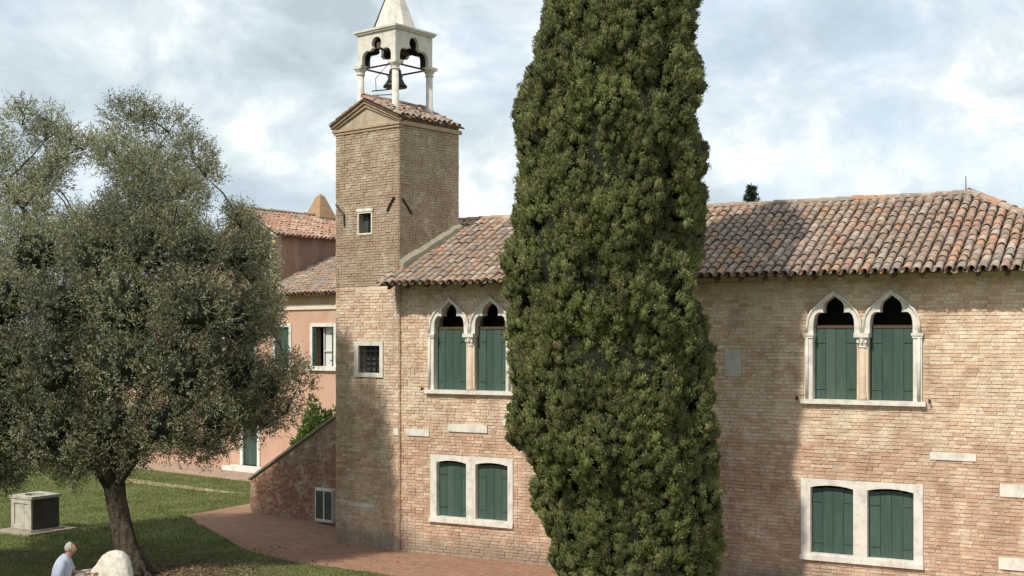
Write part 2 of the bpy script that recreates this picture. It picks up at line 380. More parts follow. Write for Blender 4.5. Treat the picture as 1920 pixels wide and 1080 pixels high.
# brick courses: a wall of real bricks standing a little proud of the mortar bed
BV = []
def brick_variants():
    for k in range(6):
        me = bpy.data.meshes.new('brick')
        j = lambda a: random.uniform(-a, a)
        x, z = .5, .5
        vs = [(-x+j(.012),0,-z+j(.05)),(x+j(.012),0,-z+j(.05)),(x+j(.012),0,z+j(.05)),(-x+j(.012),0,z+j(.05)),
              (-x,1,-z),(x,1,-z),(x,1,z),(-x,1,z)]
        me.from_pydata(vs, [], [(0,1,2,3),(0,4,5,1),(1,5,6,2),(2,6,7,3),(3,7,4,0)]); me.update(); BV.append(me)
brick_variants()
def brick_wall(frame, parent, mat, x0, x1, z0, z1, y, blocked, course=.074, axis='x', single=0, lng=.235, top=None):
    """axis x: courses along local x on the plane y (facing -y); axis y: along local y on the plane x=y (facing +x)"""
    mats = {}
    def bm_(k):
        if (k, mat.name) not in mats:
            m = BV[k].copy(); m.materials.append(mat); mats[(k, mat.name)] = m
        return mats[(k, mat.name)]
    L_ = []; z = z0; row = 0
    while z+course*.6 < z1:
        h = course-.015; segs = [(x0, x1)]
        for b0, b1 in blocked(z+course/2):
            segs = [q for s0, s1 in segs for q in ((s0, min(s1, b0)), (max(s0, b1), s1)) if q[1]-q[0] > .02]
        hi = top(row) if top else None
        for s0, s1 in segs:
            x = s0; first = True
            while x < s1-.02:
                l = random.choice((lng, lng, lng*.5, lng*.92))
                if first and row % 2: l = lng*.5
                first = False
                e_ = min(x+l, s1)
                if s1-e_ < .07: e_ = s1
                if random.random() > .012:
                    L_.append((x+.008, e_-.008, z+.006+random.uniform(-.003,.003), z+h+.006+random.uniform(-.003,.003), random.uniform(.007,.022)))
                x = e_
        z += course; row += 1
    def wpos(b):
        a, c = (b[0]+b[1])/2, (b[2]+b[3])/2
        return frame.w(a, y, c) if axis == 'x' else frame.w(y, a, c)
    idx = list(range(len(L_)))
    singles = set()
    if single:
        vis = [(wpos(L_[i]).length, i) for i in idx if in_view(wpos(L_[i])) and L_[i][1]-L_[i][0] > .1]
        vis.sort(); singles = {i for _, i in vis[:single]}
    mb = MB()
    for i, (a, b, c, d, p) in enumerate(L_):
        if i in singles:
            o = bpy.data.objects.new('brick', bm_(i % 6)); C.objects.link(o); o.parent = parent
            if axis == 'x':
                o.location = ((a+b)/2, y-p, (c+d)/2); o.scale = (b-a, p+.03, d-c)
            else:
                o.location = (y+p, (a+b)/2, (c+d)/2); o.rotation_euler = (0, 0, R(90)); o.scale = (b-a, p+.03, d-c)
        else:
            j = [random.uniform(-.003, .003) for _ in range(4)]
            if axis == 'x':
                vs = [(a,y-p,c+j[0]),(b,y-p+j[2],c+j[1]),(b,y-p,d+j[3]),(a,y-p+j[1],d+j[2]),(a,y+.02,c),(b,y+.02,c),(b,y+.02,d),(a,y+.02,d)]
            else:
                vs = [(y+p,a,c+j[0]),(y+p+j[2],b,c+j[1]),(y+p,b,d+j[3]),(y+p+j[1],a,d+j[2]),(y-.02,a,c),(y-.02,b,c),(y-.02,b,d),(y-.02,a,d)]
            mb.add(vs, [(0,1,2,3),(0,4,5,1),(1,5,6,2),(2,6,7,3),(3,7,4,0)])
    if mb.v: mb.build('brick_courses', mat, parent, kind='stuff')

# clay tiles: half barrels, a little tapered
def tile_geo(l, r0, r1, th=.014, seg=6, inv=False):
    """barrel along +y from y=0 (low end, radius r0) to y=l; opening downwards (or upwards if inv)"""
    vs = []; sg = -1 if inv else 1
    for (yy, r) in ((0, r0), (l, r1)):
        for rr in (r, r-th):
            for k in range(seg+1):
                t = math.pi*k/seg
                vs.append((rr*math.cos(t), yy, sg*rr*math.sin(t)*.85))
    n = seg+1; fs = []
    for k in range(seg):
        fs.append((k, k+1, 2*n+k+1, 2*n+k)); fs.append((n+k+1, n+k, 3*n+k, 3*n+k+1)); fs.append((k+1, k, n+k, n+k+1))
    if inv: fs = [f[::-1] for f in fs]
    return vs, fs
def tiled_slope(frame, parent, mat, x0, x1, eave, run, rise, zE, single=0, pitch=.20, expo=.25, keep=None, tl=.35, r=.086, axis='x', wob=1.0):
    """slope in local coords: low edge on y=eave at height zE, climbing along +y over 'run' by 'rise'.
    keep(x, y) says whether a tile stands there. axis 'x+' : turned so that it climbs towards -x from the low edge x=eave"""
    sl = math.atan2(rise, run); length = math.hypot(run, rise)
    cv = [tile_geo(tl, r*random.uniform(.97, 1.05), r*.8) for _ in range(4)]
    pv = tile_geo(tl, r*.85, r*1.0, inv=True)
    pitchM = Matrix.Rotation(sl, 4, 'X')
    if axis == 'x': base = Matrix.Identity(4)
    elif axis == 'x+': base = Matrix.Rotation(R(90), 4, 'Z')          # local y (up slope) -> -x
    elif axis == 'x-': base = Matrix.Rotation(R(-90), 4, 'Z')         # -> +x
    elif axis == 'y-': base = Matrix.Rotation(R(180), 4, 'Z')
    rows = int((length-.33)/expo)+2; nc = int((x1-x0)/pitch)
    A = []; mbp = MB()
    for i in range(nc+1):
        x = x0+i*pitch
        for j in range(rows):
            s_ = j*expo if j < rows-1 else length-.33
            if s_ < 0: continue
            if keep and not keep(x, eave+s_*math.cos(sl)+.1): continue
            for kind in (0, 1):
                xx = x+(pitch/2 if kind else 0)
                if kind and i == nc: continue
                z_ = (.075 if kind == 0 else .06)+.013*wob*random.uniform(-1, 1)
                sag = .02*wob*mnoise.noise(Vector((x*.7, s_*.7, 3)))
                T = Matrix.Translation((xx+wob*random.uniform(-.008,.008), eave, zE)) @ pitchM @ Matrix.Translation((0, s_+wob*random.uniform(-.03,.02)-(.05 if j == 0 and kind == 0 else 0), z_+sag)) @ Matrix.Rotation(R(-2.3), 4, 'X') @ Matrix.Rotation(R(wob*random.uniform(-2.5, 2.5)), 4, 'Z')
                T = base @ T
                if kind == 0: A.append((T, random.randrange(4)))
                else: mbp.add([T @ Vector(v) for v in pv[0]], pv[1])
    mbp.build('pan_tiles', mat, parent, kind='stuff')
    order = []
    for i, (T, k) in enumerate(A):
        p = frame.w(*T.translation)
        if in_view(p): order.append((p.length, i))
    order.sort(); sing = {i for _, i in order[:single]}
    ms = []
    if single:
        for vs, fs in cv:
            m = bpy.data.meshes.new('tile'); m.from_pydata(vs, [], fs); m.update(); m.materials.append(mat); ms.append(m)
    mb = MB()
    for i, (T, k) in enumerate(A):
        if i in sing:
            o = bpy.data.objects.new('tile', ms[k]); C.objects.link(o); o.parent = parent; o.matrix_local = T
        else: mb.add([T @ Vector(v) for v in cv[k][0]], cv[k][1])
    if mb.v: mb.build('cover_tiles', mat, parent, kind='stuff')
def ridge_tiles(parent, mat, p0, p1, r=.12, name='ridge_tiles', expo=.36):
    mb = MB(); p0, p1 = Vector(p0), Vector(p1); d = p1-p0; n = max(1, int(d.length/expo))
    q = d.to_track_quat('Y', 'Z').to_matrix().to_4x4()
    for i in range(n):
        T = Matrix.Translation(p0+d*(i/n)+Vector((0,0,random.uniform(-.012,.018)))) @ q @ Matrix.Rotation(R(random.uniform(-3,3)), 4, 'Z')
        vs, fs = tile_geo(.44, r*random.uniform(.95,1.08), r*.85); mb.add([T @ Vector(v) for v in vs], fs)
    mb.build(name, mat, parent, kind='stuff')

# ------------------------------------------------------------------ ground
def flat(name, pts, z, mat, th=.0, **k):
    mb = MB()
    tris = tessellate_polygon([[Vector((p[0], p[1], 0)) for p in pts]])
    fs = []
    for t in tris:
        a, b, c = (pts[i] for i in t)
        fs.append(t if (b[0]-a[0])*(c[1]-a[1])-(b[1]-a[1])*(c[0]-a[0]) > 0 else t[::-1])
    mb.add([(p[0], p[1], z) for p in pts], fs); return mb.build(name, mat, None, **k)
flat('lawn', [(-900,-300),(900,-300),(900,1500),(-900,1500)], 0, M['grass'], kind='structure')

FF = Frame((-2.764, 30.8), -R(29.36))                    # museum front
FT = Frame((-2.78, 30.72), -R(39.3))                     # tower front
FP = Frame((-6.57, 46.3), -R(39.3))                      # pink house front
def wobble(pts, amp=.12, step=.35):
    out = []
    for i in range(len(pts)):
        a, b = Vector((*pts[i], 0)), Vector((*pts[(i+1) % len(pts)], 0)); n = max(1, int((b-a).length/step))
        for k in range(n):
            p = a.lerp(b, k/n); v = mnoise.noise_vector(p*.9+Vector((3, 1, 0))); out.append((p.x+v.x*amp, p.y+v.y*amp))
    return out
path_px = [(471,944),(345,967),(375,985),(418,1008),(470,1034),(540,1052),(640,1066),(700,1074),(780,1092),(1000,1130)]
pp = [G(*p) for p in path_px]+[tuple(FF.w(17, -4.6)[:2]), tuple(FF.w(22, -4.6)[:2]), tuple(FF.w(22, 1)[:2]), tuple(FF.w(1, 1)[:2]), tuple(FT.w(-2, 4)[:2]), tuple(FT.w(-3.5, 5)[:2])]
flat('brick_path', wobble(pp), .006, M['path'], kind='structure')
flat('house_pavement', wobble([tuple(FP.w(x, y)[:2]) for x, y in ((-20,-2.6),(6,-2.6),(6,.5),(-20,.5))], .1), .006, M['pave'], kind='structure')
flat('dirt_track', wobble([G(*p) for p in ((200,893),(250,899),(330,909),(420,920),(470,926),(420,924),(330,915),(240,905),(190,900))], .1), .008, M['dirt'], kind='structure')

# ------------------------------------------------------------------ museum building
EAVE_Z = 6.50; OVER = .68; TAN = .505; RD = 2.8; RE = 12.94; LEN = RE+RD
museum = empty('museum_building', FF.w(0, 0), FF.a, label='long pale brick museum with pointed twin windows, green shutters and a clay tile roof', cat='building')
c1, c2 = 2.03, 11.31                                       # centres of the two window bays
ZS, ZT = 5.36, 6.24                                        # springing and tip of the ogee arches
def ogee(hw, zs, zt, n=9):
    """outer outline of one ogee arch, right half from springing to tip"""
    P = [(hw, zs), (hw*.985, zs+.18), (hw*.93, zs+.33), (hw*.80, zs+.46), (hw*.63, zs+.56), (hw*.42, zs+.66), (hw*.21, zs+.76), (0, zt)]
    k = (zt-zs)/.88
    return [(x, zs+(z-zs)*k if z != zt else zt) for x, z in P]
def lobed(hw, zs):
    """right half of the lobed opening, from springing to the tip"""
    P = [(hw, 0), (hw, .14), (hw*.985, .26), (hw*.92, .36), (hw*.78, .42), (hw*.62, .425), (hw*.50, .415), (hw*.515, .48), (hw*.50, .56), (hw*.42, .63), (hw*.28, .68), (hw*.12, .73), (0, .775)]
    return [(x, zs+z) for x, z in P]
def mirror(P, c): return [(c+x, z) for x, z in P]+[(c-x, z) for x, z in P[::-1][1:]]
SP, HW = 1.15, .43                                         # spacing of the two lights, half width of one
def upper_opening(c): return [(c-HW, 4.0)]+mirror(lobed(HW, ZS), c)[::-1]+[(c+HW, 4.0)]
lowwin = {c1: (.91, 3.21, .80, 2.42, 1.09, 1.93, 2.19, 3.07), c2: (10.05, 12.50, .69, 2.36, 10.25, 11.13, 11.41, 12.32)}
def arch_rect(x0, x1, z0, z1, rise=.055, n=6):
    P = [(x0, z0), (x1, z0)]
    for i in range(n+1):
        t = i/n; x = x1+(x0-x1)*t; P.append((x, z1-rise+rise*(1-(2*t-1)**2)))
    return P
holes = []
for c in (c1, c2):
    for sg in (-1, 1):
        cc_ = c+sg*SP/2; holes.append([(cc_-.46, 3.95), (cc_+.46, 3.95), (cc_+.46, 5.7), (cc_+.24, 6.05), (cc_, 6.16), (cc_-.24, 6.05), (cc_-.46, 5.7)])
    a = lowwin[c]
    holes += [[(a[4]-.04, a[2]+.08), (a[5]+.04, a[2]+.08), (a[5]+.04, a[3]-.06), (a[4]-.04, a[3]-.06)],
              [(a[6]-.04, a[2]+.08), (a[7]+.04, a[2]+.08), (a[7]+.04, a[3]-.06), (a[6]-.04, a[3]-.06)]]
wb = MB().plate([(0, 0), (LEN, 0), (LEN, EAVE_Z+.18), (0, EAVE_Z+.18)], holes, 0, .42)
wb.box(0, .42, .42, 2*RD, 0, EAVE_Z+.18); wb.box(LEN-.42, LEN, .42, 2*RD, 0, EAVE_Z+.18); wb.box(.42, LEN-.42, 2*RD-.42, 2*RD, 0, EAVE_Z+.18)
mwall = wb.build('wall', M['mortar'], museum)
MB().box(.5, LEN-.5, .75, .8, 0, 6.3).build('shade_backing', M['dark'], museum)  # near-black sheet paints the unlit interior behind the openings
stones = []                                                # pale stones let into the brickwork (x0,x1,z0,z1)
def st(px0, px1, py0, py1): stones.append((FF.lx(px0), FF.lx(px1), FF.lz((px0+px1)/2, py1), FF.lz((px0+px1)/2, py0)))
st(840, 915, 795, 811); st(944, 985, 786, 799); st(1743, 1832, 849, 864); st(1874, 1960, 908, 934); st(1872, 1960, 1047, 1071); st(763, 806, 803, 818)
plaque = (FF.lx(1359), FF.lx(1390), FF.lz(1375, 706), FF.lz(1375, 656))
def blocked(z):
    B = []
    for c in (c1, c2):
        a = lowwin[c]
        if a[2] < z < a[3]: B.append((a[0], a[1]))
        if 3.90 < z < ZS: B.append((c-SP/2-.62, c+SP/2+.62))
        elif ZS <= z < ZT:
            og = ogee(.575, ZS, ZT); hw = 0
            for (xa, za), (xb, zb) in zip(og, og[1:]):
                if za <= z <= zb: hw = xa+(xb-xa)*(z-za)/(zb-za)
            for sg in (-1, 1): B.append((c+sg*SP/2-hw-.0, c+sg*SP/2+hw+.0))
    for s_ in stones+[plaque]:
        if s_[2] < z < s_[3]: B.append((s_[0], s_[1]))
    return sorted(B)
brick_wall(FF, mwall, M['brick'], .0, LEN, 0, EAVE_Z-.02, 0, blocked, single=300)
for s_ in stones: MB().box(s_[0]+.01, s_[1]-.01, -.03-random.random()*.015, .05, s_[2]+.01, s_[3]-.01).build('stone_block', M['stone'], mwall)
MB().box(plaque[0], plaque[1], -.035, .05, plaque[2], plaque[3]).build('plaque', M['plaque'], mwall)
# low end returns in plain brick too
brick_wall(FF, mwall, M['brick'], 0, 2*RD, 0, EAVE_Z, LEN, lambda z: [], axis='y')

def shutter(parent, x0, x1, z0, z1, y, n=4, rise=0, ajar=0, mat=None, hinge_l=True, lab=None):
    """board shutter: rails (part) with boards as sub-parts"""
    mat = mat or M['green']
    o = MB().box(x0+.02, x1-.02, y+.026, y+.05, z0+.18, z0+.27).box(x0+.02, x1-.02, y+.026, y+.05, z1-.32, z1-.23).build('shutter', mat, parent)
    wd = (x1-x0)/n
    for i in range(n):
        a, b = x0+i*wd+.004, x0+(i+1)*wd-.004; t = ((a+b)/2-x0)/(x1-x0)
        dz = rise*(1-math.sin(math.pi*t))
        MB().box(a, b, y+random.uniform(-.006,.004), y+.026, z0, z1-dz).build('board', mat, o)
    for zz in (z0+.22, z1-.28):
        for xs in (x0, x1):
            sgn = 1 if xs == x0 else -1
            MB().box(min(xs, xs+sgn*.22), max(xs, xs+sgn*.22), y-.018, y-.008, zz-.018, zz+.018).build('hinge', mat, o)
    return o
def gothic_window(c):
    zsill = 4.0
    # ogee heads: one plate per light
    fr = None
    for sg in (-1, 1):
        cc_ = c+sg*SP/2
        outer = mirror(ogee(.574, ZS, ZT), cc_); inner = mirror(lobed(HW-.01, ZS), cc_)
        poly = outer+inner[::-1]
        o = MB().plate(poly, [], -.05, .20)
        # raised roll along the outer edge
        if fr is None: fr = o.build('window_frame', M['stone'], museum)
        else: o.build('arch_head', M['stone'], fr)
        pts = [(x, -.06, z) for x, z in mirror(ogee(.555, ZS, ZT+.01), cc_)]
        MB().tube(pts, [.028]*len(pts), 6).build('arch_moulding', M['stone'], fr, smooth=True)
    for sg in (-1, 1):
        xo = c+sg*(SP/2+HW); xe = c+sg*(SP/2+.60)
        a, b = min(xo, xe), max(xo, xe)
        MB().box(a, b, -.06, .2, zsill, ZS-.10).build('jamb', M['stone'], fr)
        q = MB().box(a-.015, b+.015, -.085, .2, ZS-.10, ZS-.055).box(a-.03, b+.03, -.10, .2, ZS-.055, ZS-.001); q.build('impost', M['stone'], fr)
        MB().lathe([(.035, zsill), (.032, ZS-.10)], 10, (a+b)/2+sg*.03, -.075).build('colonnette', M['stone'], fr, smooth=True)
    MB().box(c-SP/2-.68, c+SP/2+.68, -.12, .42, zsill-.09, zsill).build('sill', M['stone'], fr)
    col = MB().lathe([(.10, zsill), (.10, zsill+.05), (.085, zsill+.09), (.078, zsill+.14), (.072, ZS-.30)], 14, c, .02)
    col.build('column', M['column'], fr, smooth=True)
    cap = MB().lathe([(.072, ZS-.30), (.095, ZS-.285), (.08, ZS-.265), (.085, ZS-.22), (.12, ZS-.14), (.135, ZS-.09)], 14, c, .02)
    cap.box(c-.15, c+.15, -.13, .17, ZS-.09, ZS-.001)
    for k in range(8):
        t = k*math.pi/4; cap.box(c+.115*math.cos(t)-.02, c+.115*math.cos(t)+.02, .02+.115*math.sin(t)-.02, .02+.115*math.sin(t)+.02, ZS-.2, ZS-.10)
    cap.build('capital', M['stone'], fr)
    for sg in (-1, 1):
        cc_ = c+sg*SP/2
        shutter(museum, cc_-HW+.005, cc_+HW-.005, zsill+.004, ZS+.10, .13, 4)
        MB().box(cc_-HW, cc_+HW, .11, .3, ZS+.10, ZS+.16).build('transom', M['wood'], fr)
for c in (c1, c2): gothic_window(c)
def low_window(a):
    outer = [(a[0], a[2]), (a[1], a[2]), (a[1], a[3]), (a[0], a[3])]
    hs = [arch_rect(a[4], a[5], a[2]+.14, a[3]-.12), arch_rect(a[6], a[7], a[2]+.14, a[3]-.12)]
    fr = MB().plate(outer, hs, -.035, .16).build('window_frame', M['stone'], museum)
    MB().box(a[0]-.02, a[1]+.02, -.09, -.052, a[2], a[2]+.10).build('sill', M['stone'], fr)
    for x0, x1 in ((a[4], a[5]), (a[6], a[7])):
        shutter(museum, x0+.01, x1-.01, a[2]+.145, a[3]-.18, .10, 4, .04)
for a in lowwin.values(): low_window(a)
for c in (c1, c2):
    for xx in (c-SP/2-.75, c+SP/2+.75):
        MB().box(xx-.012, xx+.012, -.10, .0, 4.01, 4.035).box(xx-.018, xx+.018, -.11, -.10, 3.97, 4.06).build('shutter_catch', M['iron'], museum)
# eaves: boards on rafters
sof = empty('eaves', (0, 0, 0)); sof.parent = museum
zu = lambda y: EAVE_Z+(y+OVER)*TAN
sb = MB()
sb.add([(-.15,-OVER+.03,zu(-OVER+.03)-.005),(LEN+OVER,-OVER+.03,zu(-OVER+.03)-.005),(LEN+OVER,.1,zu(.1)-.005),(-.15,.1,zu(.1)-.005),
        (-.15,-OVER+.03,zu(-OVER+.03)+.02),(LEN+OVER,-OVER+.03,zu(-OVER+.03)+.02),(LEN+OVER,.1,zu(.1)+.02),(-.15,.1,zu(.1)+.02)],
       [(3,2,1,0),(0,1,5,4),(1,2,6,5),(2,3,7,6),(3,0,4,7),(4,5,6,7)])
sb.build('soffit_boards', M['wood'], sof)
x = .1; rb = MB()
me_r = None
while x < LEN+.4:
    if me_r is None:
        m_ = MB(); h = .10
        m_.add([(-.04,-OVER+.06,zu(-OVER+.06)-h-.005),(.04,-OVER+.06,zu(-OVER+.06)-h-.005),(.04,.0,zu(0)-h-.005),(-.04,.0,zu(0)-h-.005),
                (-.04,-OVER+.06,zu(-OVER+.06)-.006),(.04,-OVER+.06,zu(-OVER+.06)-.006),(.04,.0,zu(0)-.006),(-.04,.0,zu(0)-.006)],
               [(3,2,1,0),(0,1,5,4),(1,2,6,5),(2,3,7,6),(3,0,4,7),(4,5,6,7)])
        me_r = m_.mesh('rafter'); me_r.materials.append(M['wood'])
    o = bpy.data.objects.new('rafter', me_r); C.objects.link(o); o.parent = sof; o.location = (x, 0, 0); x += .52
# roof: boarding slabs with tiles above
def slab(mb, pts, th=.05):
    n = len(pts); mb.add(list(pts)+[(p[0], p[1], p[2]-th) for p in pts], [tuple(range(n)), tuple(range(2*n-1, n-1, -1))]+[(i+n, (i+1) % n+n, (i+1) % n, i) for i in range(n)])
HR = EAVE_Z+(RD+OVER)*TAN
z_of = lambda d: EAVE_Z+(d+OVER)*TAN
rf = MB(); E = -OVER+.05; EE = z_of(E)+.03; X1 = LEN+OVER-.05; BK = 2*RD+OVER-.05
slab(rf, [(-.12,.15,z_of(.15)+.03),(LEN-.15,.15,z_of(.15)+.03),(RE,RD,HR+.03),(-.12,RD,HR+.03)])
slab(rf, [(X1,E,EE),(X1,BK,EE),(RE,RD,HR+.03)])
slab(rf, [(X1,BK,EE),(-.12,BK,EE),(-.12,RD,HR+.03),(RE,RD,HR+.03)])
slab(rf, [(-.12,E,EE),(X1,E,EE),(LEN-.15,.15,z_of(.15)+.03),(-.12,.15,z_of(.15)+.03)], .01)
mroof = rf.build('roof', M['wood'], museum)
def keep_front(x, y):
    if x > RE and y > RD-(x-RE)+.05: return False
    if y > 0 and y < 2.2 and x < .175*y+.06: return False
    return True
tiled_slope(FF, mroof, M['tile'], -.08, LEN+OVER-.1, -OVER, RD+OVER, (RD+OVER)*TAN, EAVE_Z+.02, single=300, keep=keep_front)
# hip end and back slope
hs_ = empty('hip_side', (LEN+OVER, 0, 0)); hs_.parent = museum
tiled_slope(FF, mroof, M['tile'], -OVER+.1, 2*RD+OVER-.1, -(LEN+OVER), RD+OVER, (RD+OVER)*TAN, EAVE_Z+.02, axis='x+',
            keep=lambda x, y: abs(x-RD) < (RD+OVER)-(y+LEN+OVER)+.05)
bpy.data.objects.remove(hs_)
tiled_slope(FF, mroof, M['tile'], -(LEN+OVER)+.1, 0, -(2*RD+OVER), RD+OVER, (RD+OVER)*TAN, EAVE_Z+.02, axis='y-',
            keep=lambda x, y: not (-x > RE and (y+2*RD+OVER) > (RD+OVER)-(-x-RE)))
ridge_tiles(mroof, M['tile'], (-.1, RD, HR+.10), (RE, RD, HR+.10))
ridge_tiles(mroof, M['tile'], (LEN+OVER, -OVER, EAVE_Z+.12), (RE, RD, HR+.12), name='hip_tiles')
ridge_tiles(mroof, M['tile'], (LEN+OVER, 2*RD+OVER, EAVE_Z+.12), (RE, RD, HR+.12), name='hip_tiles')
MB().box(-.08, RE, RD-.10, RD+.10, HR-.05, HR+.13).build('ridge_mortar', M['cope'], mroof)
for yy_ in (-OVER, 2*RD+OVER): MB().tube([(LEN+OVER-.05, yy_+(.05 if yy_ < 0 else -.05), EAVE_Z+.06), (RE, RD, HR+.05)], [.09, .09], 6).build('hip_mortar', M['cope'], mroof)
MB().lathe([(.012, HR+.1), (.008, HR+.5)], 6, RE-.1, RD).build('finial', M['iron'], mroof)

# ------------------------------------------------------------------ bell tower
TW, TD, TZ = 2.27, 2.2, 10.64
UP = 6.55                                                  # lower wall is older, paler brick
tower = empty('bell_tower', FT.w(0, 0), FT.a, label='square brick bell tower with an open white belfry and spire on its tiled roof', cat='tower')
sw = (FT.lx(674), FT.lx(697), FT.lz(685, 437), FT.lz(685, 400))
lw = (FT.lx(674), FT.lx(714), FT.lz(694, 699), FT.lz(694, 648))
lo = (FT.lx(666), FT.lx(720), FT.lz(694, 707), FT.lz(694, 640))
def rect(a, g=0): return [(a[0]-g, a[2]-g), (a[1]+g, a[2]-g), (a[1]+g, a[3]+g), (a[0]-g, a[3]+g)]
t1 = MB().plate([(-TW, 0), (0, 0), (0, UP), (-TW, UP)], [rect(lw)], 0, .4)
t1.box(-.4, 0, .4, TD, 0, UP).box(-TW, -TW+.4, .4, TD, 0, UP).box(-TW+.4, -.4, TD-.4, TD, 0, UP)
tw1 = t1.build('lower_wall', M['tmortar'], tower)
t2 = MB().plate([(-TW, UP), (0, UP), (0, TZ), (-TW/2, TZ+.50), (-TW, TZ)], [rect(sw)], 0, .4)
t2.box(-.4, 0, .4, TD-.4, UP, TZ).box(-TW, -TW+.4, .4, TD-.4, UP, TZ)
t2.plate([(-TW, UP), (0, UP), (0, TZ), (-TW/2, TZ+.50), (-TW, TZ)], [], TD-.4, TD)
tw2 = t2.build('upper_wall', M['umortar'], tower)
MB().box(-TW+.45, -.45, .9, .95, 0, TZ-.1).build('shade_backing', M['dark'], tower)  # black sheet added for the shade behind the tower windows
ts = [(FT.lx(738), -.005, FT.lz(765, 818), FT.lz(765, 804)), (FT.lx(655), FT.lx(704), FT.lz(680, 951), FT.lz(680, 943))]
def tblk(z):
    B = []
    if lo[2] < z < lo[3]: B.append((lo[0], lo[1]))
    B += [(a[0], a[1]) for a in ts if a[2] < z < a[3]]
    return sorted(B)
brick_wall(FT, tw1, M['tbrick'], -TW, 0, 0, UP, 0, tblk, single=300)
for a in ts: MB().box(a[0]+.01, a[1], -.025, .05, a[2]+.005, a[3]-.005).build('stone_block', M['stone'], tw1)
# upper part, front and right side
def ublk(z):
    B = []
    if sw[2]-.02 < z < sw[3]+.02: B.append((sw[0]-.03, sw[1]+.03))
    if sw[3] <= z < sw[3]+.11: B.append((sw[0]-.08, sw[1]+.08))
    return B
brick_wall(FT, tw2, M['ubrick'], -TW, 0, UP, TZ-.18, 0, ublk, course=.066, single=170)
brick_wall(FT, tw2, M['ubrick'], 0, TD, UP, TZ+.05, 0, lambda z: [], course=.066, axis='y', single=130)
brick_wall(FT, tw1, M['tbrick'], 0, TD, 0, UP, 0, lambda z: [], axis='y')
# small windows
fr = MB().plate(rect(sw, .045), [rect(sw)], -.03, .12).build('window_frame', M['pale_trim'], tower)
MB().box(sw[0]-.08, sw[1]+.08, -.045, .1, sw[3]+.046, sw[3]+.12).build('lintel', M['stone'], fr)
MB().box(sw[0], sw[1], .14, .16, sw[2], sw[3]).build('pane', M['glass'], fr)
MB().box((sw[0]+sw[1])/2-.012, (sw[0]+sw[1])/2+.012, .10, .139, sw[2], sw[3]).build('glazing_bar', M['iron'], fr)
fr = MB().plate(rect(lo), [rect(lw)], -.05, .15).build('window_frame', M['stone'], tower)
MB().box(lw[0]-.02, lw[1]+.02, .25, .27, lw[2], lw[3]).build('pane', M['glass'], fr)
for i in range(1, 4):
    xx = lw[0]+(lw[1]-lw[0])*i/4; MB().box(xx-.011, xx+.011, .02, .042, lw[2], lw[3]).build('bar', M['iron'], fr)
for i in range(1, 5):
    zz = lw[2]+(lw[3]-lw[2])*i/5; MB().box(lw[0], lw[1], .0, .019, zz-.011, zz+.011).build('bar', M['iron'], fr)
# iron wall ties
def anchor(p, q, q2=None):
    a = Vector((FT.lx(p[0]), -.04, FT.lz(*p))); b = Vector((FT.lx(q[0]), -.04, FT.lz(*q)))
    pts = [a, b]+([Vector((FT.lx(q2[0]), -.04, FT.lz(*q2)))] if q2 else [])
    MB().tube(pts, [.026]*len(pts), 5).build('iron_anchor', M['iron'], tower)
anchor((632,384), (647,403), (648,424)); anchor((741,369), (731,388), (728,396))
b_ = MB().tube([(.03, .10, FT.lz(748, 372)), (.03, .42, FT.lz(756, 398))], [.026, .026], 5); b_.build('iron_anchor', M['iron'], tower)
# mortar flashing where the museum roof meets the tower side
fl = MB()
for k in range(11):
    y0 = TD*k/11; y1 = TD*(k+1)/11
    z0 = z_of(y0*.985)+.16+random.uniform(-.02,.03); fl.add([(.012,y0,z0-.25),(.17,y0,z0-.25),(.14,y0,z0+.06),(.012,y0,z0+.16),(.012,y1,z0-.25+.107),(.17,y1,z0-.25+.107),(.14,y1,z0+.06+.107),(.012,y1,z0+.16+.107)],
        [(0,1,2,3),(7,6,5,4),(1,5,6,2),(2,6,7,3),(0,4,5,1),(0,3,7,4)])
fl.build('flashing', M['cope'], tower)
# cornice, pediment and roof
GR = .98                                                   # rise over the half width incl. overhang
zc = TZ
co = MB().box(-TW-.04, .04, -.045, .1, TZ-.19, TZ-.12).box(-TW-.075, .075, -.075, .1, TZ-.12, TZ-.06)
co.box(.012, .07, .101, TD+.05, TZ-.12, TZ-.02)
co.build('cornice', M['brickstone'], tower)
half = TW/2+.10; rise = .55; ap = TZ+.61
rk = MB()
for sg in (-1, 1):
    p = [(-TW/2, ap), (-TW/2+sg*half, ap-rise), (-TW/2+sg*half, ap-rise-.09), (-TW/2, ap-.10)]
    if sg > 0: p = p[::-1]
    rk.plate(p[::-1], [], -.10, .0)
    p2 = [(-TW/2, ap-.10), (-TW/2+sg*(half-.06), ap-rise-.05), (-TW/2+sg*(half-.06), ap-rise-.12), (-TW/2, ap-.19)]
    rk.plate(p2, [], -.05, -.02)
rk.build('raking_cornice', M['brickstone'], tower)
tr = MB()
for sg in (-1, 1):
    q = [(-TW/2, -.14, ap+.01), (-TW/2, TD+.12, ap+.01), (-TW/2+sg*half, TD+.12, ap-rise+.01), (-TW/2+sg*half, -.14, ap-rise+.01)]
    slab(tr, q if sg < 0 else q[::-1], .04)
troof = tr.build('roof', M['wood'], tower)
tiled_slope(FT, troof, M['tile'], -.05, TD+.02, -(-TW/2+half)+.02, half, rise, ap-rise-.02, axis='x+', single=60, tl=.4, r=.08, pitch=.19)
tiled_slope(FT, troof, M['tile'], -TD-.1, .05, (-TW/2-half)-.03, half, rise, ap-rise-.02, axis='x-', single=20, tl=.4, r=.08, pitch=.19)
ridge_tiles(troof, M['tile'], (-TW/2, -.12, ap+.07), (-TW/2, TD+.1, ap+.07), .1)
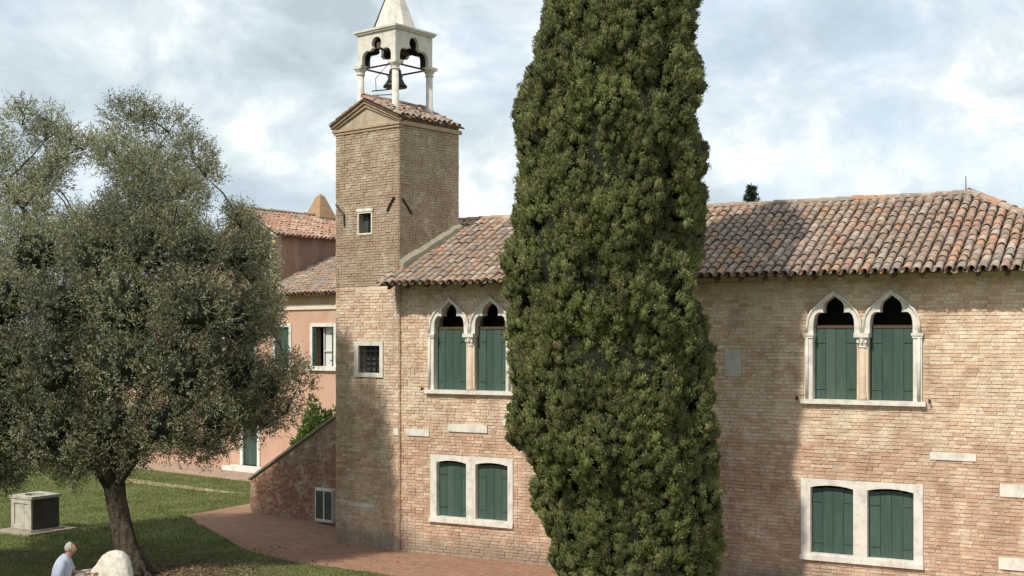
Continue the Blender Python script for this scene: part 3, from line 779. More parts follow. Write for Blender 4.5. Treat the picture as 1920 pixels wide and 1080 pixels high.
# belfry
bc = Vector((-TW/2-.085, TD/2, 0)); B = 1.36; H2 = B/2
zb0 = 10.75; zcap = 12.16; zt = 13.05
def corner(sx, sy): return bc.x+sx*(H2-.055), bc.y+sy*(H2-.055)
bel = MB().box(bc.x-H2-.02, bc.x+H2+.02, bc.y-H2-.02, bc.y+H2+.02, 10.6, 10.82).build('belfry', M['belfry'], tower)
for sx in (-1, 1):
    for sy in (-1, 1):
        cx_, cy_ = corner(sx, sy)
        MB().lathe([(.125, 10.821), (.125, 10.92), (.10, 10.98), (.092, 11.0), (.088, zcap-.14)], 12, cx_, cy_).build('column', M['belfry'], bel, smooth=True)
        cp = MB().lathe([(.088, zcap-.14), (.12, zcap-.12), (.10, zcap-.10), (.105, zcap-.06), (.16, zcap+.02)], 12, cx_, cy_)
        cp.box(cx_-.15, cx_+.15, cy_-.15, cy_+.15, zcap+.02, zcap+.10)
        cp.build('capital', M['belfry'], bel)
def tref(w):
    """cloverleaf opening over the springing line, half outline"""
    P = [(w, 0), (w, .05)]
    def arc(cx, cz, r, a0, a1, n):
        return [(cx+r*math.cos(R(a0+(a1-a0)*i/n)), cz+r*math.sin(R(a0+(a1-a0)*i/n))) for i in range(n+1)]
    P += arc(w-.185, .17, .185, 0, 118, 7)
    P += arc(0, .50, .175, -35, 90, 6)
    P[-1] = (0, P[-1][1]); return P
zf = zcap+.101
for fi in range(4):
    inner = [(x, zf+z) for x, z in tref(.52)]
    inner = inner+[(-x, z) for x, z in inner[::-1][1:]]
    hw_ = H2-(.0 if fi % 2 == 0 else .101)
    poly = [(hw_, zf), (hw_, zt), (-hw_, zt), (-hw_, zf)]+inner[::-1]
    m = MB().plate(poly, [], -H2, -H2+.10)
    T = Matrix.Translation(bc) @ Matrix.Rotation(R(90*fi), 4, 'Z')
    m.v = [tuple(T @ Vector(v)) for v in m.v]
    m.build('arched_panel', M['belfry'], bel)
    dz_ = .002*(fi+1); inn = [(x*.94, z+dz_) for x, z in inner]; hl = H2-(.14 if fi % 2 == 0 else .27)
    hl = max(hl, max(x for x, z in inn)+.01)
    m = MB().plate([(hl, zf+dz_), (hl, zt-.01-dz_), (-hl, zt-.01-dz_), (-hl, zf+dz_)]+inn[::-1], [], -H2+.102, -H2+.26)
    m.v = [tuple(T @ Vector(v)) for v in m.v]; m.build('shade_lining', M['dark'], bel)  # near-black lining added to darken the arch openings
MB().box(bc.x-H2-.05, bc.x+H2+.05, bc.y-H2-.05, bc.y+H2+.05, zt+.001, zt+.045).box(bc.x-H2-.085, bc.x+H2+.085, bc.y-H2-.085, bc.y+H2+.085, zt+.046, zt+.10).build('cornice', M['belfry'], bel)
spm = MB(); seg = 8; rb_ = .60; zs0 = zt+.101; zs1 = zs0+1.55
vs = [(bc.x+rb_*math.cos(R(45*i+22.5)), bc.y+rb_*math.sin(R(45*i+22.5)), zs0) for i in range(8)]+[(bc.x, bc.y, zs1)]
spm.add(vs, [(i, (i+1) % 8, 8) for i in range(8)]+[tuple(range(8))[::-1]]); spire = spm.build('spire', M['belfry'], bel)
for i in (5,):
    a = Vector(vs[i]); b = Vector(vs[8]); MB().tube([a+(a-bc-Vector((0,0,zs0)))*.02, b], [.02, .012], 5).build('lightning_cable', M['iron'], tower)
MB().lathe([(.05, zs1-.05), (.03, zs1+.02), (.09, zs1+.12), (.03, zs1+.22), (.015, zs1+.55)], 10, bc.x, bc.y).build('finial', M['iron'], tower, smooth=True)
# tie beams inside the belfry
for sy in (-1, 1):
    MB().box(bc.x-H2+.2, bc.x+H2-.2, bc.y+sy*(H2-.1)-.018, bc.y+sy*(H2-.1)+.018, zcap+.02, zcap+.06).build('tie_rod', M['iron'], bel)
    MB().box(bc.x+sy*(H2-.1)-.018, bc.x+sy*(H2-.1)+.018, bc.y-H2+.2, bc.y+H2-.2, zcap+.02, zcap+.06).build('tie_rod', M['iron'], bel)
MB().box(bc.x-.1, bc.x+.1, bc.y-H2+.11, bc.y+H2-.11, zcap+.50, zcap+.66).build('bell_beam', M['wood'], bel)
# the bell
bw = FT.w(bc.x, bc.y, 11.74)
bell = empty('bell', bw, FT.a, label='dark bronze bell hanging between the white columns of the belfry', cat='bell')
MB().lathe([(.31, 0), (.315, .03), (.25, .10), (.19, .22), (.165, .36), (.155, .44), (.11, .50), (.02, .53)], 20).build('bell_body', M['bronze'], bell, smooth=True)
MB().box(-.05, .05, -.02, .02, .50, .62).box(-.13, .13, -.06, .06, .62, .85).build('yoke', M['wood'], bell)
MB().tube([(0,0,.4), (.02,0,-.02)], [.015,.02], 6).lathe([(.03,-.08),(.05,-.05),(.05,-.02),(.02,.01)], 8, .02, 0).build('clapper', M['iron'], bell)
MB().tube([(-.12,0,.74), (-.62,-.1,.30), (-.60,-.1,-.02)], [.010,.010,.010], 5).build('lever', M['iron'], bell)
MB().tube([(-.70,-.15,-.03), (-.15,-.05,-.04)], [.016,.016], 5).tube([(-.7,-.15,-.14), (.1,-.05,-.20), (.1,-.05,-.6)], [.014]*3, 5).build('hammer', M['iron'], bell)

# ------------------------------------------------------------------ stair wall beside the tower
s0 = Vector((*G(470, 960), 0)); s1 = Vector((*G(630, 985), 0))
FS = Frame((s0.x, s0.y), math.atan2(s1.y-s0.y, s1.x-s0.x))
SL = (s1-s0).length+1.6; h0 = .98; hsl = (3.02-.98)/(s1-s0).length
stair = empty('garden_stair', FS.w(0, 0), FS.a, label='red brick stair with a sloping parapet rising to the bell tower', cat='stair')
top = lambda x: h0+hsl*x
sw_ = MB().plate([(0, 0), (SL, 0), (SL, top(SL)), (0, h0)], [], 0, .3).build('parapet', M['rmortar'], stair)
def sblk(z): return [(-1, (z-h0+.06)/hsl)] if z > h0-.06 else []
brick_wall(FS, sw_, M['rbrick'], 0, SL, 0, top(SL)-.05, 0, sblk, single=300)
m = MB(); dx = .05
m.add([(-.06,-.07,h0-.02),(SL,-.07,top(SL)),(SL,.37,top(SL)),(-.06,.37,h0-.02),(-.06,-.07,h0+.05),(SL,-.07,top(SL)+.07),(SL,.37,top(SL)+.07),(-.06,.37,h0+.05)],
      [(3,2,1,0),(0,1,5,4),(1,2,6,5),(2,3,7,6),(3,0,4,7),(4,5,6,7)]); m.build('coping', M['cope'], stair)
nst = 15; sl_ = SL/nst
sm = None
for i in range(nst):
    o = MB().box(0, sl_-.004, .31, 1.5, 0, max(.12, top(i*sl_)-.75)).mesh('step'); o.materials.append(M['slab'])
    q = bpy.data.objects.new('step', o); C.objects.link(q); q.parent = stair; q.location = (i*sl_, 0, 0)
cabx0, cabx1 = FS.lx(599), FS.lx(631); cz1 = FS.lz(612, 915)
cab = empty('meter_cabinet', FS.w(cabx0, -.0), FS.a, label='narrow white metal cabinet with grey glazed doors against the stair wall beside the tower', cat='cabinet')
W_ = cabx1-cabx0
MB().box(0, W_, -.16, -.02, .08, cz1).build('cabinet_body', M['whitepaint'], cab)
for i in range(2): MB().box(.05+i*W_/2, W_/2-.03+i*W_/2, -.175, -.161, .16, cz1-.07).build('door_panel', M['glass'], cab)

# ------------------------------------------------------------------ pink house behind
def LZ(px, py, d=0): return FP.lz(px, py, d)
pink = empty('pink_house', FP.w(0, 0), FP.a, label='pink plastered house with a tiled roof, tall dormer and tan chimney behind the bell tower', cat='house')
XL, XR, PD = FP.lx(205), 4.5, 7.0; PE = 6.93
wins = [(517, 543, 613, 684), (587, 627, 613, 685), (457, 479, 613, 684), (395, 419, 613, 682), (330, 352, 613, 680), (268, 288, 613, 678)]
H = []
for (a, b, c, d) in wins: H.append((FP.lx(a), FP.lx(b), FP.lz(530, 685), FP.lz(530, 613)))
door = (FP.lx(457), FP.lx(484), .18, 2.35)
low = [(FP.lx(395), FP.lx(419), 1.0, 2.4), (FP.lx(320), FP.lx(342), 1.0, 2.4)]
pw = MB().plate([(XL, 0), (XR, 0), (XR, PE+.1), (XL, PE+.1)], [rect(h) for h in H+low+[door]], 0, .4)
pw.box(XL, XL+.4, .4, PD, 0, PE+.1).box(XR-.4, XR, .4, PD, 0, PE+.1).box(XL+.4, XR-.4, PD-.4, PD, 0, PE+.1)
gz = PE+.1+PD/2*.42
for xx in (XL, XR-.4): pw.add([(xx,0,PE+.1),(xx,PD,PE+.1),(xx,PD/2,gz),(xx+.4,0,PE+.1),(xx+.4,PD,PE+.1),(xx+.4,PD/2,gz)], [(0,2,1),(3,4,5),(0,3,5,2),(1,2,5,4),(0,1,4,3)])
pw.build('wall', M['pink'], pink)
MB().box(XL, XR, -.07, -.002, 6.30, 6.48).build('string_course', M['pale_trim'], pink)
MB().box(XL-.05, XR+.05, -.03, -.002, 6.481, PE-.12).build('frieze', M['ochre'], pink)
MB().box(XL-.1, XR+.1, -.22, -.002, PE-.119, PE).build('eaves_cornice', M['tan_render'], pink)
MB().box(XL+.5, XR-.5, 1.2, 1.25, 0, PE).build('shade_backing', M['dark'], pink)  # near-black sheet stands for the unlit rooms
for i, h in enumerate(H+low):
    g = .13
    fr = MB().plate([(h[0]-g, h[2]-.02), (h[1]+g, h[2]-.02), (h[1]+g, h[3]+g), (h[0]-g, h[3]+g)], [rect(h)], -.05, .12).build('window_frame', M['stone'], pink)
    MB().box(h[0]-.2, h[1]+.2, -.13, .1, h[2]-.16, h[2]-.021).build('sill', M['stone'], fr)
    if i == 1:
        w3 = (h[1]-h[0])
        MB().box(h[0]+w3*.36, h[1]-w3*.18, .25, .27, h[2], h[3]).build('curtain', M['curtain'], fr)
        MB().box(h[0]+w3*.33, h[0]+w3*.36, .18, .22, h[2], h[3]).build('casement', M['whitepaint'], fr)
        MB().box(h[0]+w3*.36, h[1]-w3*.18, .18, .21, h[2]+.55, h[2]+.59).build('glazing_bar', M['whitepaint'], fr)
        shutter(pink, h[0]-.01, h[0]+w3*.14, h[2], h[3], .0, 2, mat=M['dkgreen']); shutter(pink, h[1]-w3*.12, h[1]+.01, h[2], h[3], .0, 2, mat=M['dkgreen'])
    else: shutter(pink, h[0]+.01, h[1]-.01, h[2]+.01, h[3]-.01, .05, 3)
fr = MB().plate([(door[0]-.16, 0.18), (door[1]+.16, .18), (door[1]+.16, 2.55), (door[0]-.16, 2.55)], [rect(door)], -.06, .1).build('door_frame', M['stone'], pink)
shutter(pink, door[0]+.01, door[1]-.01, .19, 2.34, .05, 4).name = 'door'
MB().box(door[0]-.5, door[1]+.9, -.7, -.061, 0, .17).build('doorstep', M['stone'], pink)
# roof
PO = .42; PT = .42; pz = PE-PO*PT+.10; run = PD/2+PO
pr = MB()
for sg in (0, 1):
    y0 = -PO if sg == 0 else PD+PO
    q = [(XL-.3, y0, pz), (XR+.3, y0, pz), (XR+.3, PD/2, pz+run*PT), (XL-.3, PD/2, pz+run*PT)]
    slab(pr, q if sg == 0 else q[::-1], .05)
proof = pr.build('roof', M['wood'], pink)
DX1 = FP.lx(516, .5); DXC = FP.lx(460, .5); DH = DX1-DXC; DX0 = DXC-DH; DY0, DY1 = .5, PD/2+5
def keep_p(x, y): return not (DX0-.1 < x < DX1+.05 and y > DY0-.05)
tiled_slope(FP, proof, M['tile'], XL-.2, XR+.2, -PO-.03, run, run*PT, pz, single=200, keep=keep_p, pitch=.22)
tiled_slope(FP, proof, M['tile'], -XR-.2, -XL+.2, -(PD+PO)-.03, run, run*PT, pz, pitch=.22, axis='y-', keep=lambda x, y: not (DX0 < -x < DX1))
DE = FP.lz(516, 436, .5); DP = FP.lz(460, 396, .5)
dr = MB()
# dormer: front gable with window, side walls, its own roof
dwin = (FP.lx(484, .5), FP.lx(507, .5), FP.lz(495, 512, .5), FP.lz(495, 461, .5))
dz0 = PE+.25
dr.plate([(DX0, dz0), (DX1, dz0), (DX1, DE), (DXC, DP-.05), (DX0, DE)], [rect(dwin)], DY0, DY0+.3)
dorm = dr.build('dormer_front', M['ochre'], pink)
MB().box(DX1-.3, DX1-.002, DY0+.3, DY1, dz0, DE).box(DX0+.002, DX0+.3, DY0+.3, DY1, dz0, DE).build('dormer_side', M['brownwall'], pink)
MB().plate([(DX0, dz0), (DX1, dz0), (DX1, DE), (DXC, DP-.05), (DX0, DE)], [], DY1, DY1+.3).build('dormer_back', M['brownwall'], pink)
MB().box(DX0-.12, DX0-.003, DY0-.12, DY0+.3, DE-.16, DE-.02).build('dormer_impost', M['stone'], dorm)
MB().box(DX1+.003, DX1+.12, DY0-.12, DY0+.3, DE-.16, DE-.02).build('dormer_impost', M['stone'], dorm)
MB().plate(rect(dwin, .12), [rect(dwin)], DY0-.05, DY0+.1).build('window_frame', M['stone'], dorm)
shutter(dorm, dwin[0]+.01, dwin[1]-.01, dwin[2]+.01, dwin[3]-.01, DY0+.06, 3)
MB().box(DX0+.3, DX1-.3, DY0+.5, DY0+.55, dz0, DE).build('shade_backing', M['dark'], dorm)  # near-black sheet, painted shade inside the dormer
for sg in (-1, 1):
    hh = DH+.22; rr = hh*(DP-DE)/DH
    p = [(DXC, DP+.03), (DXC+sg*hh, DP+.03-rr), (DXC+sg*hh, DP-.08-rr), (DXC, DP-.09)]
    MB().plate(p, [], DY0-.16, DY0-.002).build('raking_cornice', M['pale_trim'], dorm)
dq = MB(); hh = DH+.25; rr = hh*(DP-DE)/DH
for sg in (-1, 1):
    q = [(DXC, DY0-.16, DP+.04), (DXC, DY1+.3, DP+.04), (DXC+sg*hh, DY1+.3, DP+.04-rr), (DXC+sg*hh, DY0-.16, DP+.04-rr)]
    slab(dq, q if sg < 0 else q[::-1], .04)
droof = dq.build('dormer_roof', M['wood'], pink)
tiled_slope(FP, droof, M['tile_red'], DY0-.1, DY1+.25, -(DXC+hh)-.03, hh, rr, DP-rr, axis='x+', single=90, pitch=.22)
tiled_slope(FP, droof, M['tile_red'], -DY1-.25, -DY0+.1, (DXC-hh)-.03, hh, rr, DP-rr, axis='x-', pitch=.22)
ridge_tiles(droof, M['tile_red'], (DXC, DY0-.15, DP+.10), (DXC, DY1+.25, DP+.10), .11)
# chimney
chy = 4.6; chx = FP.lx(601, chy); zt_ = FP.lz(601, 363, chy); zb_ = FP.lz(601, 408, chy)
ch = MB(); a, b = .50, .13
ch.box(chx-a, chx+a, chy-a, chy+a, zb_-2.3, zb_-.02)
ch.add([(chx-a*.98,chy-a*.98,zb_-.02),(chx+a*.98,chy-a*.98,zb_-.02),(chx+a*.98,chy+a*.98,zb_-.02),(chx-a*.98,chy+a*.98,zb_-.02),(chx-b,chy-b,zt_-.12),(chx+b,chy-b,zt_-.12),(chx+b,chy+b,zt_-.12),(chx-b,chy+b,zt_-.12),(chx,chy,zt_)],
       [(0,1,5,4),(1,2,6,5),(2,3,7,6),(3,0,4,7),(4,5,8),(5,6,8),(6,7,8),(7,4,8)])
ch.build('chimney', M['chimney'], pink)

# ------------------------------------------------------------------ red roofed house far right
FH = Frame((14.5, 42), -R(29.36))
hs2 = empty('far_house', FH.w(0, 0), FH.a, label='house whose red tiled roof just shows past the right end of the museum roof', cat='house')
MB().box(0, 9, 0, 6, 0, 7.6).build('wall', M['ochre'], hs2)
z7 = 7.55
r7 = MB(); 
slab(r7, [(-.4,-.4,z7),(9.4,-.4,z7),(6.2,3,z7+1.9),(2.8,3,z7+1.9)]); slab(r7, [(9.4,6.4,z7),(-.4,6.4,z7),(2.8,3,z7+1.9),(6.2,3,z7+1.9)])
slab(r7, [(-.4,6.4,z7),(-.4,-.4,z7),(2.8,3,z7+1.9)]); slab(r7, [(9.4,-.4,z7),(9.4,6.4,z7),(6.2,3,z7+1.9)])
h7 = r7.build('roof', M['tile_red'], hs2)
tiled_slope(FH, h7, M['tile_red'], -.35, 9.35, -.42, 3.4, 1.9, z7, pitch=.23, keep=lambda x, y: -.4+(y+.4)*.94 < x < 9.4-(y+.4)*.94)
tiled_slope(FH, h7, M['tile_red'], -6.4, .4, -.42, 3.2, 1.9, z7, pitch=.23, axis='x-', keep=lambda x, y: abs(-x-3) < 3.4-(y+.4)*1.06)
for a, b in (((-.4,-.4),(2.8,3)), ((-.4,6.4),(2.8,3))): ridge_tiles(h7, M['tile_red'], (a[0],a[1],z7+.08), (b[0],b[1],z7+1.98), .11, 'hip_tiles')

# ------------------------------------------------------------------ foliage helpers
def unit(v): return v/np.maximum(np.linalg.norm(v, axis=-1, keepdims=True), 1e-9)
def kites(P, D, ln, wd):
    """leaf blades: base P, direction D, one kite each"""
    n = len(P); rnd = unit(rng.normal(size=(n, 3))); side = unit(np.cross(D, rnd))
    ln = ln[:, None]; wd = wd[:, None]
    return np.stack([P, P+D*ln*.45+side*wd*.5, P+D*ln, P+D*ln*.45-side*wd*.5], axis=1)

# cypress
CY = 23.8; PXM = F/CY
prof = [(-340,1160,1164),(-300,1140,1186),(-230,1105,1220),(-150,1066,1256),(-80,1038,1283),(0,1018,1298),(40,1014,1298),(80,1004,1306),(110,1003,1318),(130,990,1315),(180,974,1312),(230,970,1322),(300,974,1318),
        (330,966,1320),(400,964,1320),(440,962,1313),(465,945,1313),(500,938,1311),(540,950,1314),(560,951,1316),(620,960,1326),(700,957,1330),(760,960,1332),(830,968,1340),(860,988,1345),(900,1006,1346),
        (960,1014,1346),(1010,1034,1344),(1050,1049,1339),(1080,1058,1332),(1110,1080,1312),(1130,1120,1270)]
pz_ = np.array([CH+(HZ-p[0])/PXM for p in prof])[::-1]
pl_ = np.array([(p[1]-960)/PXM for p in prof])[::-1]; pr_ = np.array([(p[2]-960)/PXM for p in prof])[::-1]
def cyp(z):
    l = np.interp(z, pz_, pl_); r = np.interp(z, pz_, pr_); return (l+r)/2, (r-l)/2
zmax, zmin = pz_[-1], pz_[0]
cx0 = cyp(np.array([1.0]))[0][0]
cyt = empty('cypress_tree', (cx0, CY, 0), 0, label='tall dense dark green cypress standing in front of the brick museum', cat='tree')
o3 = np.array([cx0, CY, 0.])
zz_, tt_ = [], []                                          # tufts on a jittered lattice, so that dark gaps stay between them
zq = zmin
while zq < zmax:
    r0 = max(cyp(np.array([zq]))[1][0], .03); m_n = max(4, int(2*math.pi*r0/.155)); o_ = random.random()
    for k in range(m_n):
        zz_.append(zq+random.uniform(-.06, .06)); tt_.append((k+o_+random.uniform(-.3, .3))*2*math.pi/m_n)
    zq += .135
for k in range(2600): zz_.append(random.uniform(zmin, zmax-1.5)); tt_.append(random.uniform(0, 6.283))
z = np.clip(np.array(zz_), zmin, zmax); th = np.array(tt_); N = len(z); c_, r_ = cyp(z)
def nz3(f, g_, o): return np.array([mnoise.noise(Vector((math.cos(t)*f, math.sin(t)*f, zz*g_+o))) for t, zz in zip(th, z)])
lump, lump2, lump3 = nz3(1.7, .75, 0), nz3(3.4, 1.1, 20), nz3(8, 3.2, 40)
rad = r_*(.955+.07*lump)+.26*np.clip(lump2*1.9, -.8, .6)+.16*lump3-.04-.16*rng.random(N)**2
cen = np.stack([c_+rad*np.cos(th), CY+rad*np.sin(th), z], 1)
outw = unit(np.stack([np.cos(th), np.sin(th), .8+0*th], 1))
import bmesh
bq = bmesh.new(); bmesh.ops.create_icosphere(bq, subdivisions=2, radius=1); IV = np.array([v.co[:] for v in bq.verts]); IF = np.array([[v.index for v in f.verts] for f in bq.faces]); bq.free()
sz = .075+.05*rng.random(N)
ct = rng.uniform(.6, 1.3, N); ct[rng.random(N) < .05] *= .6
puffs, pt_ = [], []
variants = []
for k in range(12):                                        # knobbly sprays, fuller towards the tip
    q = np.array([1+.75*mnoise.noise(Vector(v)*2.1+Vector((k*5, 0, 0)))+.35*mnoise.noise(Vector(v)*5+Vector((0, k*5, 0))) for v in IV]); variants.append(IV*q[:, None])
for i in range(N):
    w_ = outw[i]; v = variants[i % 12]; a1 = unit(np.cross(w_, [0.3, .2, 1.])); a2 = np.cross(w_, a1)
    P_ = cen[i]+(v[:, :1]*a1+v[:, 1:2]*a2+v[:, 2:]*unit(w_+np.array([0, 0, .5]))*1.5)*sz[i]*.66
    puffs.append(P_)
PV = np.concatenate(puffs)-o3; nv, nf = len(IV), len(IF)
FI = (IF[None]+np.arange(N)[:, None, None]*nv).reshape(-1, 3).astype(np.int32)
pm = bpy.data.meshes.new('foliage'); pm.vertices.add(len(PV)); pm.vertices.foreach_set('co', PV.astype(np.float32).ravel())
pm.loops.add(FI.size); pm.loops.foreach_set('vertex_index', FI.ravel()); pm.polygons.add(len(FI)); pm.polygons.foreach_set('loop_start', np.arange(0, FI.size, 3, dtype=np.int32))
pm.update(calc_edges=True); pm.materials.append(M['cypress']); a_ = pm.attributes.new('tint', 'FLOAT', 'FACE'); a_.data.foreach_set('value', np.repeat(ct*.62, nf).astype(np.float32)); pm.shade_smooth()
link('foliage', pm, cyt)
K = 84
ci = np.repeat(np.arange(N), K)
D = unit(outw[ci]*.6+rng.normal(size=(N*K, 3))*.6)
Pb = cen[ci]+D*(sz[ci]*(.50+.55*rng.random(N*K)))[:, None]+np.array([0, 0, 1.])*(sz[ci]*.35*rng.random(N*K))[:, None]
Dl = unit(D*.8+np.array([0, 0, .75])+rng.normal(size=(N*K, 3))*.35)
V = kites(Pb, Dl, .032+.034*rng.random(N*K), .013+.009*rng.random(N*K))-o3
link('foliage_tips', quads_mesh('foliage_tips', V, 4, M['cypress'], ct[ci]*rng.uniform(.9, 1.3, N*K)), cyt, kind='stuff')
# near-black hull, shade painted deep inside the crown
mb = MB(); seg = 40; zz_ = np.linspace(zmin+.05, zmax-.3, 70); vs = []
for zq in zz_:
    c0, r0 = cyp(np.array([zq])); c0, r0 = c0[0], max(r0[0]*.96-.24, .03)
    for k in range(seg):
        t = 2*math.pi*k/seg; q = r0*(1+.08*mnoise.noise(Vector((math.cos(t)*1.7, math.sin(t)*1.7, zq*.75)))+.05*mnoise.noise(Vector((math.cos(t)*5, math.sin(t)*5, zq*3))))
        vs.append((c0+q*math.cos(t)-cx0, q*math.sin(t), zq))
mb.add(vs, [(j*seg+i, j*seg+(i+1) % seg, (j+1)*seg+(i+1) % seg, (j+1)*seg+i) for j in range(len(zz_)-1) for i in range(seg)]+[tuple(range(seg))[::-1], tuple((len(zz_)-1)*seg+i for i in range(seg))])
mb.build('shade_core', M['core'], cyt, kind='stuff')
MB().tube([(0,0,-.05),(0,0,.4),(0,0,1.2),(0,0,6)], [.32,.26,.24,.15], 12, .3).build('trunk', M['bark'], cyt)

# olive
OY = 27.5; OX = (243-960)/F*OY; OPM = F/OY
blobs = [(250,222,50),(318,252,56),(366,290,44),(218,296,52),(285,330,72),(345,372,54),(250,395,72),(388,330,26),
 (40,240,42),(88,258,36),(25,325,54),(92,335,36),(-40,290,60),(50,395,60),(128,262,26),(118,300,20),
 (60,470,78),(172,480,76),(280,470,86),(372,470,62),(440,480,46),(438,408,22),(478,535,40),
 (0,560,95),(120,580,95),(240,570,95),(360,570,85),(445,600,62),(492,620,34),
 (0,680,90),(110,690,90),(230,680,90),(340,690,85),(440,700,62),(505,720,44),(565,725,30),
 (0,800,84),(100,805,74),(200,800,70),(300,795,62),(400,780,48),(478,775,36),(528,770,30),(0,868,40),(150,845,40),(330,835,30),(60,860,34),(498,560,34),(458,425,26),(165,275,24),(150,425,46),(455,765,40),(425,820,34),(545,690,32),(380,842,34),(498,800,30),(215,868,32),(140,888,30),(255,858,26),(238,212,28),(272,214,26),(50,215,22),(95,228,26),(472,458,32),(200,425,50),(330,425,50),(488,490,28),(500,600,38),(15,895,30),(-50,880,50),(110,872,26),
 (-100,480,110),(-110,640,110),(-100,770,80),(-100,370,80),(-190,560,90),(-190,690,80)]
def X_(px): return (px-960)/OPM
def Z_(py): return CH+(HZ-py)/OPM
ctrX = X_(190)
olive = empty('olive_tree', (OX, OY, 0), 0, label='big silvery olive tree with a dark leaning trunk on the lawn at the left', cat='tree')
o3 = np.array([OX, OY, 0.])
spr_c, spr_d, branch_ends, spr_t = [], [], [], []; core_mb = MB()
for (px, py, r) in blobs:
    x, zc_, rr = X_(px), Z_(py), r*(.97 if px > 400 else .92)/OPM
    dm = math.sqrt(max(0, 3.9**2-((x-ctrX)*.85)**2-((zc_-5.2)*.8)**2))
    ys = [0] if dm < .8 else ([-.6*dm, .1*dm, .7*dm] if dm > 2 else [-.5*dm, .5*dm])
    for yy in ys:
        sc = 1.0 if len(ys) == 1 else random.uniform(.85, 1.0)
        yy += 1.5+(.6 if px > 400 else 0)
        kd = (OY+yy)/OY                                    # crown built round its own depth
        c0 = np.array([x*kd+random.uniform(-.1,.1), OY+yy, CH+(zc_-CH)*kd+random.uniform(-.08,.08)])
        branch_ends.append(c0)
        if py > 430 and r > 40:                            # near-black core, shade painted in the heart of the clump
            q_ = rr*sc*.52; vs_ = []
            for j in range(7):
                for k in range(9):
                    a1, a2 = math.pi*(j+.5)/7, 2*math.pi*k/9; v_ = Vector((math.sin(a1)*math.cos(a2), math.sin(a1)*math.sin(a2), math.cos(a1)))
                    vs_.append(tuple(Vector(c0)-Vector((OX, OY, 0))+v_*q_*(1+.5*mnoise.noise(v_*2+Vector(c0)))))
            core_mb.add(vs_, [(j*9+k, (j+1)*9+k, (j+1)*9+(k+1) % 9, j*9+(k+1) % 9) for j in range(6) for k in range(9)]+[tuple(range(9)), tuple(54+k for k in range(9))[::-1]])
        n = int(4*math.pi*rr*rr*sc*sc*50)+20
        d = unit(rng.normal(size=(n, 3))); rad_ = rr*sc*(.35+.62*rng.random(n)**.6)*(1+.22*np.sign(rng.random(n)-.85).clip(0))
        spr_c.append(c0+d*rad_[:, None]*np.array([1, 1, .95])); spr_d.append(unit(d+np.array([0, 0, .7])+rng.normal(size=(n, 3))*.45)); spr_t.append(np.full(n, random.uniform(.65, 1.4))*rng.uniform(.8, 1.25, n))
spr_c = np.concatenate(spr_c); spr_d = np.concatenate(spr_d); n = len(spr_c); K = 12
si = np.repeat(np.arange(n), K); t = np.tile(np.linspace(0, 1, K), n)
SLn = .18+.20*rng.random(n)
P = spr_c[si]+spr_d[si]*(t*SLn[si])[:, None]+rng.normal(size=(n*K, 3))*.012
D = unit(spr_d[si]*.8+unit(rng.normal(size=(n*K, 3)))*.85)
V = kites(P, D, .055+.035*rng.random(n*K), .017+.010*rng.random(n*K))-o3
me_ol = quads_mesh('foliage', V, 4, M['olive'], np.concatenate(spr_t)[si])
link('foliage', me_ol, olive)
me_core = core_mb.mesh('shade_core'); me_core.materials.append(M['core']); link('shade_core', me_core, olive, kind='stuff')
# trunk and limbs
tk = [(0.10,0,-.05),(0.04,0,.25),(-.06,0,.7),(-.18,0,1.2),(-.30,0,1.7),(-.36,0,2.1)]
tkm = MB().tube(tk, [.46,.31,.24,.215,.21,.22], 16, .5)
for a_ in range(7):
    t_ = a_*.9+.3; tkm.tube([(.1+.62*math.cos(t_), .62*math.sin(t_), -.05), (.08+.33*math.cos(t_), .33*math.sin(t_), .12), (.0+.14*math.cos(t_), .14*math.sin(t_), .6)], [.07,.12,.12], 7, .4)
limbs = [[(-.34,0,1.95),(-.62,-.1,2.35),(-1.1,-.2,2.75),(-1.7,0,3.3),(-2.6,.3,4.0)], [(-.36,0,1.95),(-.25,.05,2.6),(0,.1,3.5),(.3,.2,5.0),(.2,.2,6.8)],
         [(-.3,0,2.0),(-.1,-.2,2.5),(.7,-.5,3.3),(1.8,-.6,4.2)], [(-.4,0,2.0),(-.6,.5,2.7),(-.9,1.3,3.8),(-1.2,1.6,5.6)], [(-.3,0,2.1),(0,.5,2.7),(.6,1.2,3.6),(1.5,1.6,4.8)], [(-.4,-.1,2.1),(-.6,-.8,2.9),(-.7,-1.6,4.0),(-.6,-2.0,5.4)]]
limbs = [[(x, y+max(0, z-2.2)*.45, z) for x, y, z in lm] for lm in limbs]
for lm in limbs: tkm.tube(lm, [.16,.13,.10,.07,.035][:len(lm)], 8, .4)
nodes = [Vector(p) for lm in limbs for p in lm[1:]]
todo = [Vector(be-o3) for be in branch_ends]
while todo:                                                # every clump hangs on the nearest limb or clump already carried
    d_, i_, q = min(((v-b).length+1.3*max(0, math.hypot(v.x-b.x, v.y-b.y)-1.2*(b.z-v.z)), i, j) for i, b in enumerate(todo) for j, v in enumerate(nodes))
    b = todo.pop(i_); v = nodes[q]; mid = v.lerp(b, .5)+Vector((random.uniform(-.1,.1), random.uniform(-.1,.1), .05))
    tkm.tube([v, mid, b], [.026, .018, .012], 5, .3); nodes.append(b)
    for k_ in range(4):
        e_ = b+Vector((random.uniform(-.45,.45), random.uniform(-.45,.45), random.uniform(-.2,.5)))
        tkm.tube([b, b.lerp(e_, .5)+Vector((0,0,.06)), e_], [.011, .007, .003], 4)
me_tk = tkm.mesh('trunk'); me_tk.shade_smooth(); me_tk.materials.append(M['bark'])
link('trunk', me_tk, olive)
